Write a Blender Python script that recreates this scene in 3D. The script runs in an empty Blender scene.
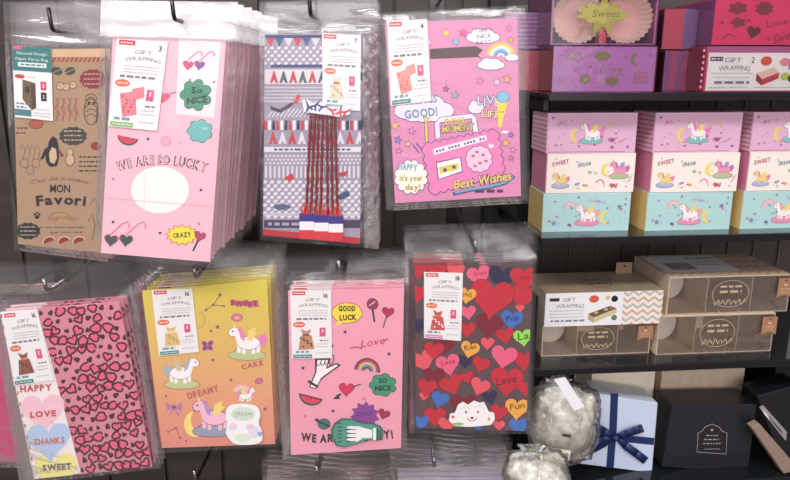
import bpy, math, random
from mathutils import Vector, Matrix, noise
R = math.radians
rnd = random.Random(7)
scene = bpy.context.scene
COL = scene.collection

# ------------------------------------------------------------------ camera, light, exposure
CAM = Vector((0, 0, 1.45)); PITCH = R(14); F = 684.0
cam = bpy.data.cameras.new('camera'); cam.sensor_width = 36; cam.lens = 36 * F / 790
cam.clip_start = 0.02
co = bpy.data.objects.new('camera', cam); COL.objects.link(co)
co.location = CAM; co.rotation_euler = (R(90) - PITCH, 0, 0)
scene.camera = co
scene.view_settings.view_transform = 'Standard'; scene.view_settings.look = 'None'
scene.view_settings.gamma = 1; scene.view_settings.use_curve_mapping = False
scene.view_settings.exposure = 0.0
scene.cycles.transparent_max_bounces = 48
scene.cycles.max_bounces = 8

w = bpy.data.worlds.new('shop_air'); scene.world = w; w.use_nodes = True
nt = w.node_tree; bg = nt.nodes['Background']
tc = nt.nodes.new('ShaderNodeTexCoord'); sep = nt.nodes.new('ShaderNodeSeparateXYZ')
rp = nt.nodes.new('ShaderNodeValToRGB'); mp = nt.nodes.new('ShaderNodeMapRange')
nt.links.new(tc.outputs['Generated'], sep.inputs[0]); nt.links.new(sep.outputs['Z'], mp.inputs['Value'])
mp.inputs['From Min'].default_value = -1; mp.inputs['From Max'].default_value = 1
nt.links.new(mp.outputs[0], rp.inputs[0])
rp.color_ramp.elements[0].color = (0.24, 0.215, 0.21, 1); rp.color_ramp.elements[1].color = (1.0, 0.95, 0.98, 1)
e = rp.color_ramp.elements.new(0.5); e.color = (0.36, 0.32, 0.33, 1)
nt.links.new(rp.outputs[0], bg.inputs[0]); bg.inputs[1].default_value = 0.85

def area(name, loc, rot, sx, sy, energy, color=(1, 0.97, 0.97)):
    l = bpy.data.lights.new(name, 'AREA'); l.shape = 'RECTANGLE'; l.size = sx; l.size_y = sy
    l.energy = energy; l.color = color
    o = bpy.data.objects.new(name, l); COL.objects.link(o); o.location = loc; o.rotation_euler = rot
    return o
# ceiling tubes of the shop aisle
area('ceiling_tube_light', (-0.35, -0.55, 2.75), (R(38), 0, 0), 2.2, 0.25, 27)
area('ceiling_tube_light', (-0.9, 0.25, 2.65), (R(12), R(-12), 0), 0.3, 1.1, 9)
area('front_fill_light', (0.2, -2.2, 1.9), (R(80), 0, 0), 3.0, 1.4, 38)  # unseen frontal fill, added to brighten the packets and lower shelves

# ------------------------------------------------------------------ materials
def lin(c):
    g = 0.3 * c[0] + 0.55 * c[1] + 0.15 * c[2]; c = [v + (g - v) * 0.08 for v in c]
    return tuple(((v / 255) / 12.92 if v / 255 <= 0.04045 else ((v / 255 + 0.055) / 1.055) ** 2.4) for v in c)
MATS = {}
def mat(c, rough=0.45, metal=0, spec=0.4):
    k = (tuple(c), rough, metal)
    if k in MATS: return MATS[k]
    m = bpy.data.materials.new('ink_%d_%d_%d' % tuple(int(v) for v in c)); m.use_nodes = True
    b = m.node_tree.nodes['Principled BSDF']
    b.inputs['Base Color'].default_value = (*lin(c), 1); b.inputs['Roughness'].default_value = rough
    b.inputs['Metallic'].default_value = metal; b.inputs['Specular IOR Level'].default_value = spec
    MATS[k] = m; return m

def noise_mat(name, c1, c2, scale=(30, 30, 30), rough=0.6, bump=0.0, metal=0):
    m = bpy.data.materials.new(name); m.use_nodes = True; n = m.node_tree; b = n.nodes['Principled BSDF']
    t = n.nodes.new('ShaderNodeTexCoord'); mpg = n.nodes.new('ShaderNodeMapping'); mpg.inputs['Scale'].default_value = scale
    nz = n.nodes.new('ShaderNodeTexNoise'); nz.inputs['Scale'].default_value = 1; nz.inputs['Detail'].default_value = 5
    r = n.nodes.new('ShaderNodeValToRGB'); r.color_ramp.elements[0].position = 0.3; r.color_ramp.elements[1].position = 0.7
    r.color_ramp.elements[0].color = (*lin(c1), 1); r.color_ramp.elements[1].color = (*lin(c2), 1)
    n.links.new(t.outputs['Object'], mpg.inputs[0]); n.links.new(mpg.outputs[0], nz.inputs['Vector'])
    n.links.new(nz.outputs[0], r.inputs[0]); n.links.new(r.outputs[0], b.inputs['Base Color'])
    b.inputs['Roughness'].default_value = rough; b.inputs['Metallic'].default_value = metal
    if bump:
        bp = n.nodes.new('ShaderNodeBump'); bp.inputs['Strength'].default_value = bump; bp.inputs['Distance'].default_value = 0.002
        n.links.new(nz.outputs[0], bp.inputs['Height']); n.links.new(bp.outputs[0], b.inputs['Normal'])
    return m

def film_mat(name, haze=0.06, tint=(255, 255, 255), hazecol=(235, 230, 238), bump=0.5, scale=(25, 25, 60), rough=0.12, refl=1.0):
    m = bpy.data.materials.new(name); m.use_nodes = True; n = m.node_tree
    for x in list(n.nodes): n.nodes.remove(x)
    out = n.nodes.new('ShaderNodeOutputMaterial')
    t = n.nodes.new('ShaderNodeTexCoord'); mpg = n.nodes.new('ShaderNodeMapping'); mpg.inputs['Scale'].default_value = scale
    nz = n.nodes.new('ShaderNodeTexNoise'); nz.inputs['Scale'].default_value = 1; nz.inputs['Detail'].default_value = 4
    nz.inputs['Distortion'].default_value = 1.2
    n.links.new(t.outputs['Object'], mpg.inputs[0]); n.links.new(mpg.outputs[0], nz.inputs['Vector'])
    bp = n.nodes.new('ShaderNodeBump'); bp.inputs['Strength'].default_value = bump; bp.inputs['Distance'].default_value = 0.01
    n.links.new(nz.outputs[0], bp.inputs['Height'])
    tr = n.nodes.new('ShaderNodeBsdfTransparent'); tr.inputs[0].default_value = (*lin(tint), 1)
    gl = n.nodes.new('ShaderNodeBsdfGlossy'); gl.inputs['Roughness'].default_value = rough
    gl.inputs['Color'].default_value = (1, 1, 1, 1)
    n.links.new(bp.outputs[0], gl.inputs['Normal'])
    fr = n.nodes.new('ShaderNodeFresnel'); fr.inputs['IOR'].default_value = 1.5; n.links.new(bp.outputs[0], fr.inputs['Normal'])
    ml = n.nodes.new('ShaderNodeMath'); ml.operation = 'MULTIPLY'; ml.inputs[1].default_value = refl; ml.use_clamp = True
    n.links.new(fr.outputs[0], ml.inputs[0])
    df = n.nodes.new('ShaderNodeBsdfDiffuse'); df.inputs[0].default_value = (*lin(hazecol), 1)
    tl = n.nodes.new('ShaderNodeBsdfTranslucent'); tl.inputs[0].default_value = (*lin(hazecol), 1)
    n.links.new(bp.outputs[0], df.inputs['Normal'])
    md = n.nodes.new('ShaderNodeMixShader'); md.inputs[0].default_value = 0.3
    n.links.new(df.outputs[0], md.inputs[1]); n.links.new(tl.outputs[0], md.inputs[2])
    m1 = n.nodes.new('ShaderNodeMixShader'); m1.inputs[0].default_value = haze
    n.links.new(tr.outputs[0], m1.inputs[1]); n.links.new(md.outputs[0], m1.inputs[2])
    m2 = n.nodes.new('ShaderNodeMixShader'); n.links.new(ml.outputs[0], m2.inputs[0])
    n.links.new(m1.outputs[0], m2.inputs[1]); n.links.new(gl.outputs[0], m2.inputs[2])
    n.links.new(m2.outputs[0], out.inputs[0]); return m

def ramp_mat(name, stops, z0, z1, rough=0.45):
    m = bpy.data.materials.new(name); m.use_nodes = True; n = m.node_tree; b = n.nodes['Principled BSDF']
    t = n.nodes.new('ShaderNodeTexCoord'); s = n.nodes.new('ShaderNodeSeparateXYZ'); q = n.nodes.new('ShaderNodeMapRange')
    q.inputs['From Min'].default_value = z0; q.inputs['From Max'].default_value = z1
    r = n.nodes.new('ShaderNodeValToRGB'); els = r.color_ramp.elements
    els[0].position = stops[0][0]; els[0].color = (*lin(stops[0][1]), 1)
    els[1].position = stops[-1][0]; els[1].color = (*lin(stops[-1][1]), 1)
    for p, c in stops[1:-1]:
        x = els.new(p); x.color = (*lin(c), 1)
    n.links.new(t.outputs['Object'], s.inputs[0]); n.links.new(s.outputs['Z'], q.inputs[0]); n.links.new(q.outputs[0], r.inputs[0])
    n.links.new(r.outputs[0], b.inputs['Base Color']); b.inputs['Roughness'].default_value = rough
    return m

FILM = film_mat('clear_plastic_film', haze=0.03, bump=0.15, scale=(12, 12, 25), refl=.55)
FILM_BACK = film_mat('clear_back_film', haze=0.005, bump=0.0, refl=.15)
FILM_HEAD = film_mat('milky_header_film', haze=0.10, bump=0.3, hazecol=(215, 208, 215), scale=(8, 8, 45), refl=.8)
FILM_GLARE = film_mat('painted_glare_header_film', haze=0.8, bump=0.5, hazecol=(255, 253, 255), scale=(18, 18, 30), refl=1.6)  # strong white haze paints lamp glare into the header film
FILM_GREY = film_mat('grey_header_film', haze=0.035, bump=0.3, hazecol=(160, 155, 160), scale=(6, 6, 40), refl=.7)
FILM_EDGE = film_mat('sealed_film_edge', haze=0.04, bump=0.3, hazecol=(215, 208, 218), scale=(40, 40, 30), refl=.7)
FILM_CRINKLE = film_mat('crinkled_film', haze=0.08, bump=0.8, hazecol=(235, 230, 236), scale=(110, 110, 80), refl=1.6)
ACRYL = film_mat('clear_acrylic', haze=0.05, bump=0.0, hazecol=(190, 200, 205), rough=0.03)
SMOKE = film_mat('smoked_glass', haze=0.35, tint=(90, 98, 104), hazecol=(60, 68, 74), bump=0.0, rough=0.05, refl=1.2)
CHROME = mat((150, 148, 150), 0.22, 1)
GUN = mat((70, 66, 68), 0.3, 1)
BLACKM = mat((24, 22, 24), 0.4)

# ------------------------------------------------------------------ space
FWD = Vector((0, math.cos(PITCH), -math.sin(PITCH))); UP = Vector((0, math.sin(PITCH), math.cos(PITCH)))
def ray(px, py): return FWD * F + Vector((1, 0, 0)) * (px - 395) + UP * (240 - py)
class Plane:
    """upright plane facing the aisle; yaw turns it, off moves it towards the aisle"""
    def __init__(s, p0, yaw=0.0):
        s.p0 = Vector(p0); s.yaw = yaw; s.U = Vector((math.cos(yaw), math.sin(yaw), 0)); s.N = Vector((math.sin(yaw), -math.cos(yaw), 0))
    def hit(s, px, py, off=0.0):
        d = ray(px, py); q = s.p0 + s.N * off
        return CAM + d * ((q - CAM).dot(s.N) / d.dot(s.N))
    def loc(s, P):            # world -> (s, depth, z)
        v = P - s.p0; return v.dot(s.U), -v.dot(s.N), P.z
    def world(s, a, d, z): 
        v = s.p0 + s.U * a - s.N * d; return Vector((v.x, v.y, z))
def hang(Y): return Plane((0, Y, 0), 0)

# ------------------------------------------------------------------ object helpers
def prop(o, label=None, cat=None, group=None, kind=None):
    if label: o['label'] = label
    if cat: o['category'] = cat
    if group: o['group'] = group
    if kind: o['kind'] = kind
    return o
def empty(name, loc, yaw=0, **k):
    o = bpy.data.objects.new(name, None); COL.objects.link(o); o.empty_display_size = 0.02
    o.location = loc; o.rotation_euler = (0, 0, yaw); return prop(o, **k)
class MB:
    def __init__(s): s.v = []; s.f = []; s.m = []; s.mats = []
    def mi(s, m):
        if m not in s.mats: s.mats.append(m)
        return s.mats.index(m)
    def face(s, pts, m):
        b = len(s.v); s.v += [tuple(p) for p in pts]; s.f.append(list(range(b, b + len(pts)))); s.m.append(s.mi(m))
    def box(s, x0, x1, y0, y1, z0, z1, m, T=None, faces=None):
        P = [Vector((x, y, z)) for z in (z0, z1) for y in (y0, y1) for x in (x0, x1)]
        if T: P = [T @ p for p in P]
        b = len(s.v); s.v += [tuple(p) for p in P]
        for k, q in enumerate(((0, 2, 3, 1), (4, 5, 7, 6), (0, 1, 5, 4), (2, 6, 7, 3), (0, 4, 6, 2), (1, 3, 7, 5))):
            s.f.append([b + i for i in q]); s.m.append(s.mi(faces[k] if faces else m))   # bottom top front back -x +x
    def prism(s, front, back, m, side=None):
        n = len(front); b = len(s.v); s.v += [tuple(p) for p in front] + [tuple(p) for p in back]
        s.f.append(list(range(b, b + n))); s.m.append(s.mi(m)); s.f.append([b + n + i for i in reversed(range(n))]); s.m.append(s.mi(side or m))
        for i in range(n):
            j = (i + 1) % n; s.f.append([b + j, b + i, b + n + i, b + n + j]); s.m.append(s.mi(side or m))
    def tube(s, pts, r, m, n=8, flat=1.0):
        rings = []; pts = [Vector(p) for p in pts]
        for i, p in enumerate(pts):
            t = (pts[min(i + 1, len(pts) - 1)] - pts[max(i - 1, 0)]).normalized()
            a = t.orthogonal().normalized() if i == 0 else (pa - t * pa.dot(t)).normalized()
            pa = a; c = t.cross(a)
            rr = r[i] if isinstance(r, (list, tuple)) else r
            b = len(s.v); rings.append(b)
            for k in range(n):
                q = 2 * math.pi * k / n; s.v.append(tuple(p + a * rr * math.cos(q) + c * rr * math.sin(q) * flat))
        for i in range(len(rings) - 1):
            for k in range(n):
                k2 = (k + 1) % n; s.f.append([rings[i] + k, rings[i] + k2, rings[i + 1] + k2, rings[i + 1] + k]); s.m.append(s.mi(m))
        s.f.append([rings[0] + k for k in reversed(range(n))]); s.m.append(s.mi(m))
        s.f.append([rings[-1] + k for k in range(n)]); s.m.append(s.mi(m))
    def build(s, name, parent=None, smooth=False, origin=None, **k):
        if origin is not None: s.v = [tuple(Vector(p) - Vector(origin)) for p in s.v]
        me = bpy.data.meshes.new(name); me.from_pydata(s.v, [], s.f)
        for m in s.mats: me.materials.append(m)
        me.polygons.foreach_set('material_index', s.m)
        if smooth: me.polygons.foreach_set('use_smooth', [True] * len(s.f))
        me.update(); o = bpy.data.objects.new(name, me); COL.objects.link(o)
        if parent: o.parent = parent
        return prop(o, **k)
def bevel(o, w=0.001, n=2):
    b = o.modifiers.new('edge', 'BEVEL'); b.width = w; b.segments = n; b.limit_method = 'ANGLE'; return o
def copy_tree(o, loc, rot=None, parent=None, **k):
    c = o.copy(); COL.objects.link(c)
    if parent: c.parent = parent
    else:
        c.location = loc
        if rot: c.rotation_euler = rot
    prop(c, **k)
    for ch in list(o.children): copy_tree(ch, None, parent=c)
    return c

# ------------------------------------------------------------------ printing toolkit
GLYPH = {}
def glyph(ch, bold):
    k = (ch, bold)
    if k not in GLYPH:
        cu = bpy.data.curves.new('g', 'FONT'); cu.body = ch; cu.size = 1; cu.offset = bold; cu.resolution_u = 2
        ob = bpy.data.objects.new('g', cu); me = ob.to_mesh()
        vs = [(v.co.x, v.co.y) for v in me.vertices]; fs = [list(p.vertices) for p in me.polygons]
        ob.to_mesh_clear(); bpy.data.objects.remove(ob); bpy.data.curves.remove(cu)
        x0 = min([v[0] for v in vs], default=0); x1 = max([v[0] for v in vs], default=0.25)
        GLYPH[k] = ([(a - x0, b) for a, b in vs], fs, (x1 - x0) if vs else 0.25)
    return GLYPH[k]
def clip_poly(P, Q):
    if not Q: return P
    out = P
    for i in range(len(Q)):
        a = Q[i]; b = Q[(i + 1) % len(Q)]; inp = out; out = []
        def side(p): return (b[0] - a[0]) * (p[1] - a[1]) - (b[1] - a[1]) * (p[0] - a[0])
        for j in range(len(inp)):
            p = inp[j]; q = inp[(j + 1) % len(inp)]; sp = side(p); sq = side(q)
            if sp >= 0: out.append(p)
            if (sp >= 0) != (sq >= 0):
                t = sp / (sp - sq); out.append((p[0] + (q[0] - p[0]) * t, p[1] + (q[1] - p[1]) * t))
        if not out: return []
    return out
def rot2(x, y, a): return (x * math.cos(a) - y * math.sin(a), x * math.sin(a) + y * math.cos(a))
def heart_pts(x, y, s, rot=0, n=22):
    o = []
    for i in range(n):
        t = 2 * math.pi * i / n + 0.0001
        hx = 16 * math.sin(t) ** 3 / 16 * s; hy = -(13 * math.cos(t) - 5 * math.cos(2 * t) - 2 * math.cos(3 * t) - math.cos(4 * t)) / 16 * s
        a, b = rot2(hx, hy, R(rot)); o.append((x + a, y + b))
    return o
def star_pts(x, y, s, rot=0, n=5, k=0.45):
    return [(x + math.sin(math.pi * i / n + R(rot)) * s * (1 if i % 2 == 0 else k), y - math.cos(math.pi * i / n + R(rot)) * s * (1 if i % 2 == 0 else k)) for i in range(2 * n)]
def ell_pts(x, y, rx, ry=None, rot=0, n=20, a0=0, a1=360):
    ry = ry or rx; o = []; full = abs(a1 - a0) >= 360
    for i in range(n if full else n + 1):
        t = R(a0 + (a1 - a0) * i / n); a, b = rot2(rx * math.cos(t), -ry * math.sin(t), R(rot)); o.append((x + a, y + b))
    return o
def blob_pts(x, y, rx, ry, bumps=8, amp=0.12, rot=0, n=48):
    o = []
    for i in range(n):
        t = 2 * math.pi * i / n; k = 1 - amp + amp * 2 * abs(math.sin(t * bumps / 2)) ** 0.7
        a, b = rot2(rx * k * math.cos(t), ry * k * math.sin(t), R(rot)); o.append((x + a, y + b))
    return o
EPS = 0.00011
class Art:
    """flat print: shapes in (x right, y down) sheet coordinates, mapped by fn(x, y, height) to 3-D"""
    def __init__(s, fn, mb=None, clip=None, tf=None): s.fn = fn; s.mb = mb or MB(); s.clip = clip; s.tf = tf
    def poly(s, P, c, L=1):
        if s.tf: P = [s.tf(*p) for p in P]
        if s.clip: P = clip_poly(P, s.clip)
        if len(P) < 3: return
        m = c if not isinstance(c, tuple) else mat(c)
        s.k = (getattr(s, 'k', 0) + 1) % 24; hh = L * EPS + s.k * 2e-6
        pts = [s.fn(x, y, hh) for x, y in P]
        s.mb.face(pts, m)
    def rect(s, x0, y0, x1, y1, c, L=1): s.poly([(x0, y0), (x1, y0), (x1, y1), (x0, y1)], c, L)
    def ell(s, x, y, rx, ry, c, L=1, rot=0, n=18, line=None, lw=0.5):
        if line: s.poly(ell_pts(x, y, rx + lw, ry + lw, rot, n), line, L - 0.5)
        s.poly(ell_pts(x, y, rx, ry, rot, n), c, L)
    def heart(s, x, y, r, c, L=1, rot=0, line=None, lw=0.7):
        if line: s.poly(heart_pts(x, y, r + lw, rot), line, L - 0.5)
        s.poly(heart_pts(x, y, r, rot), c, L)
    def star(s, x, y, r, c, L=1, rot=0, n=5, k=0.45, line=None, lw=0.7):
        if line: s.poly(star_pts(x, y, r + lw * 1.6, rot, n, k), line, L - 0.5)
        s.poly(star_pts(x, y, r, rot, n, k), c, L)
    def blob(s, x, y, rx, ry, c, L=1, bumps=8, amp=0.12, rot=0, line=None, lw=0.7):
        if line: s.poly(blob_pts(x, y, rx + lw, ry + lw, bumps, amp, rot), line, L - 0.5)
        s.poly(blob_pts(x, y, rx, ry, bumps, amp, rot), c, L)
    def stroke(s, P, w, c, L=1, closed=False):
        n = len(P); h = w / 2; Ls = []; Rs = []
        for i in range(n):
            a = P[(i - 1) % n] if closed or i > 0 else P[i]; b = P[(i + 1) % n] if closed or i < n - 1 else P[i]
            dx, dy = b[0] - a[0], b[1] - a[1]; d = math.hypot(dx, dy) or 1; nx, ny = -dy / d * h, dx / d * h
            Ls.append((P[i][0] + nx, P[i][1] + ny)); Rs.append((P[i][0] - nx, P[i][1] - ny))
        for i in range(n if closed else n - 1):
            j = (i + 1) % n; s.poly([Ls[i], Ls[j], Rs[j], Rs[i]], c, L)
    def arc(s, x, y, r, w, c, L=1, a0=0, a1=180, rot=0, ry=None): s.stroke(ell_pts(x, y, r, ry or r, rot, 12, a0, a1), w, c, L)
    def text(s, t, x, y, h, c, L=2, ang=0, bold=0.0, fit=None, arc=0, shear=0, tall=1, wob=0, gap=0.07):
        k = h / 0.7; W = sum(glyph(ch, bold)[2] + gap for ch in t) - gap; sx = (fit / (W * k)) if fit else 1
        tot = W * k * sx; cx = -tot / 2
        for i, ch in enumerate(t):
            vs, fs, wd = glyph(ch, bold)
            mid = (cx + wd * k * sx / 2) / (tot / 2 or 1)
            oy = arc * (mid * mid) - arc * 0.4 + (wob * (1 if i % 2 else -1)); sl = math.atan2(arc * 2 * mid, tot / 2 or 1) if arc else 0
            for f in fs:
                P = []
                for q in f:
                    a, b = vs[q]; gx = (a - wd / 2) * k * sx + b * k * shear; gy = -(b - 0.35) * k * tall
                    gx, gy = rot2(gx, gy, sl)
                    px = cx + wd * k * sx / 2 + gx; py = oy + gy
                    px, py = rot2(px, py, -R(ang)); P.append((x + px, y + py))
                s.poly(P, c, L)
            cx += (wd + gap) * k * sx
    def cloud(s, x, y, rw, rh, c, line, L=1):
        B = [(-0.6, 0.15, 0.42), (-0.25, -0.25, 0.5), (0.25, -0.2, 0.48), (0.62, 0.15, 0.4), (0, 0.25, 0.5), (-0.35, 0.3, 0.42), (0.35, 0.3, 0.42)]
        if line:
            for a, b, r in B: s.ell(x + a * rw, y + b * rh, r * rw * 0.85 + 0.7, r * rh * 1.15 + 0.7, line, L - 0.5, n=14)
        for a, b, r in B: s.ell(x + a * rw, y + b * rh, r * rw * 0.85, r * rh * 1.15, c, L, n=14)
    def dashes(s, x0, x1, y, h, c, L=2, seed=0):
        q = random.Random(seed * 31 + int(y * 7)); x = x0
        while x < x1:
            d = q.uniform(1.2, 3.4) * h; s.rect(x, y - h / 2, min(x + d, x1), y + h / 2, c, L); x += d + h * 0.8
    def unicorn(s, x, y, k, L=2, body=(250, 243, 244), line=(190, 120, 160), mane=(240, 130, 190), wing=(248, 216, 120), cloud=(150, 210, 200), flip=1):
        f = flip
        def T(P): return [(x + a * k * f, y + b * k) for a, b in P]
        if cloud: s.cloud(x, y + 7 * k, 12 * k, 4.5 * k, cloud, line, L)
        s.poly(T([(6, -3), (11, -6), (13, -2), (10, 3), (8, 2)]), mane, L + 0.5)                 # tail
        for a, b in ((-5, 6), (-2, 7), (4, 7), (7, 6)):
            s.poly(T([(a - 1.2, 0), (a + 1.4, 0), (a + 1, b), (a - 1, b)]), body, L + 1)
        s.ell(x + 1 * k * f, y, 7 * k, 4 * k, body, L + 1.5, line=line, lw=0.35 * k)
        s.poly(T([(-6, 1), (-8, -6), (-4, -7), (-1, -2)]), body, L + 2)
        s.ell(x - 8 * k * f, y - 7 * k, 3.6 * k, 2.6 * k, body, L + 2.2, rot=-25 * f, line=line, lw=0.35 * k)
        s.poly(T([(-8.5, -9.5), (-7, -9.5), (-9.5, -14)]), wing, L + 3)                          # horn
        s.poly(T([(-6.5, -10), (-4, -9.5), (-1.5, -5), (-1.5, -1), (-4, -3), (-5, -7)]), mane, L + 3)
        s.poly(T([(0, -2), (1, -8), (6, -10), (5, -7), (7, -6), (4, -3), (3, -1)]), wing, L + 3)  # wing
        s.ell(x - 9 * k * f, y - 7.2 * k, 0.5 * k, 0.6 * k, (70, 50, 70), L + 3.5, n=8)

# ------------------------------------------------------------------ the setting
BACKM = noise_mat('dark_brown_panel', (46, 39, 37), (66, 57, 53), (6, 6, 30), 0.55)
m = MB(); m.box(-1.6, 0.20, 1.075, 1.10, 0.0, 2.2, BACKM)
for i in range(19): m.box(-1.6 + i * 0.1 + 0.002, -1.6 + i * 0.1 + 0.096 if i < 18 else 0.2, 1.068, 1.075, 0.0, 2.2, BACKM)
m.build('wall_back', kind='structure')
m = MB(); m.box(-2.5, 2.5, -3, 1.6, -0.05, 0.0, noise_mat('shop_floor_vinyl', (120, 110, 104), (140, 130, 122), (3, 3, 3), 0.35))
m.build('floor', kind='structure')

# ------------------------------------------------------------------ wire hooks
def wire_hook(hx, hy, Yf, label, tip=0.018, Yb=1.07):
    P = hang(Yf).hit(hx, hy)
    root = empty('wire_hook', (P.x, Yb, P.z), label=label, cat='hook', group='wire hooks on the back panel')
    O = Vector((P.x, Yb, P.z)); m = MB()
    pts = [Vector((P.x, Yb, P.z))] + [Vector((P.x, Yb + (Yf - Yb) * t, P.z)) for t in (0.3, 0.6, 0.97)]
    for k in range(1, 6):
        a = R(90) * k / 5; pts.append(Vector((P.x, Yf - 0.007 * math.sin(a), P.z + 0.007 * (1 - math.cos(a)))))
    pts.append(Vector((P.x - 0.001, Yf - 0.007, P.z + tip)))
    m.tube(pts, 0.0022, GUN if hy < 60 else CHROME, 10); m.build('wire', root, True, origin=O)
    m = MB(); m.box(P.x - 0.012, P.x + 0.012, Yb - 0.004, Yb, P.z - 0.03, P.z + 0.012, GUN); bevel(m.build('mounting_plate', root, origin=O))
    return root

# ------------------------------------------------------------------ hanging packets
def quad_at(q, u, v):
    (ax, ay), (bx, by), (cx, cy), (dx, dy) = q
    tx, ty = ax + (bx - ax) * u, ay + (by - ay) * u; lx, ly = dx + (cx - dx) * u, dy + (cy - dy) * u
    return tx + (lx - tx) * v, ty + (ly - ty) * v
def sleeve(pl, root, O, q, vh, hook, head, lift=0.003, back=0.004, seed=0, edge=None, nx=24, ny=64, ripple=0.0014, name='plastic_sleeve', right_crinkle=0, bq=None):
    """clear pouch: q outline, vh = share of the height that is header"""
    mb = MB(); idx = {}
    hu = hv = None
    for lay in (0, 1):
        for j in range(ny + 1):
            for i in range(nx + 1):
                u, v = i / nx, j / ny; px, py = quad_at(q, u, v)
                px += 0.35 * noise.noise(Vector((u * 3, v * 5 + seed, 0)))
                ed = min(u, 1 - u, (1 - v) * 1.4) * 12; ed = min(1, ed) ** 0.6
                body = min(1, max(0, (v - vh * 0.75) / (vh * 0.35 + 0.02)))
                k = ed * (0.12 + 0.88 * body)
                nz = noise.noise(Vector((u * 5 + seed, v * 7, 3.1 + lay))) + 0.5 * noise.noise(Vector((u * 13, v * 4 + seed, lay)))
                if lay == 0: off = -0.0004 + k * (lift + 0.0004) + ripple * nz * (0.3 + 0.7 * (1 - body)) * (1 if lay == 0 else 0)
                else: off = -0.0018 - k * back
                if lay == 0:
                    n3 = noise.noise(Vector((u * 2.3, seed * 1.7, 5)))
                    for rv, ra in ((vh * .5, .0030), (vh * .93, .0022)):
                        off += ra * max(0, .55 + 1.3 * n3) * math.exp(-((v - rv - .012 * n3) / .016) ** 2)
                if lay == 0 and body > 0.9 and ed > 0.95: off = max(off, lift - 0.0004)
                if bq:
                    ins = all((bq[(e + 1) % 4][0] - bq[e][0]) * (py - bq[e][1]) - (bq[(e + 1) % 4][1] - bq[e][1]) * (px - bq[e][0]) > -6.5 * math.hypot(bq[(e + 1) % 4][0] - bq[e][0], bq[(e + 1) % 4][1] - bq[e][1]) for e in range(4))
                    if ins: off = max(off, lift - 0.0003) if lay == 0 else min(off, -0.0042)
                p = pl.hit(px, py, off); idx[lay, i, j] = len(mb.v); mb.v.append(tuple(p))
    def cell(i, j):
        return quad_at(q, (i + .5) / nx, (j + .5) / ny)
    for lay in (0, 1):
        for j in range(ny):
            for i in range(nx):
                cx, cy = cell(i, j)
                if hook and abs(cx - hook[0]) < 4.2 and abs(cy - hook[1]) < 6: continue
                v = (j + .5) / ny
                mm = head if v < vh else FILM
                if v >= vh and (i == 0 or i == nx - 1 or j == ny - 1): mm = edge or FILM_EDGE
                if v >= vh and right_crinkle and (i + .5) / nx > right_crinkle: mm = FILM_CRINKLE
                if lay == 1: mm = FILM_BACK
                mb.f.append([idx[lay, i, j], idx[lay, i + 1, j], idx[lay, i + 1, j + 1], idx[lay, i, j + 1]]); mb.m.append(mb.mi(mm))
    return mb.build(name, root, True, origin=O)

def packet(name, label, cat, Y, q, film, vh, hook, art, base, head=FILM_HEAD, copies=4, step=0.011, group=None, back_label=None,
           thick=0.003, label_q=None, label_fn=None, extras=None, side=None, seed=0, lift=0.003, body='paper_bag', right_crinkle=0, jit=0.0012):
    pl = hang(Y); bc = quad_at(q, 0.5, 1); O = pl.hit(*bc)
    root = empty(name, O, label=label, cat=cat, group=group)
    mb = MB()
    fr = [pl.hit(*p) for p in q]; bk = [p + Vector((0, thick, 0)) for p in fr]
    mb.prism([fr[0], fr[3], fr[2], fr[1]], [bk[0], bk[3], bk[2], bk[1]], base if not isinstance(base, tuple) else mat(base), side)
    A = Art(lambda x, y, h: pl.hit(x, y, h), mb, clip=q)
    if art: art(A)
    mb.build(body, root, origin=O)
    if label_q:
        mb = MB(); lf = [pl.hit(x, y, 0.0016) for x, y in label_q]; lb = [p + Vector((0, 0.0004, 0)) for p in lf]
        mb.prism([lf[0], lf[3], lf[2], lf[1]], [lb[0], lb[3], lb[2], lb[1]], mat((240, 236, 236)))
        def mp2(x, y, h):
            a, b = quad_at(label_q, x / 60, y / 100); return pl.hit(a, b, 0.0016 + h)
        label_fn(Art(mp2, mb)); mb.build('label_card', root, origin=O)
    if extras: extras(pl, root, O)
    sleeve(pl, root, O, film, vh, hook, head, lift=lift, seed=seed, right_crinkle=right_crinkle, bq=q)
    q2 = random.Random(seed + 5)
    for i in range(1, copies + 1):
        c = copy_tree(root, (O.x + q2.uniform(-jit, jit), O.y + step * i, O.z + q2.uniform(-jit, jit) * 0.5), (0, R(q2.uniform(-0.5, 0.5)), 0), label=back_label, group=group)
        c['label'] = back_label
    return root

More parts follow.
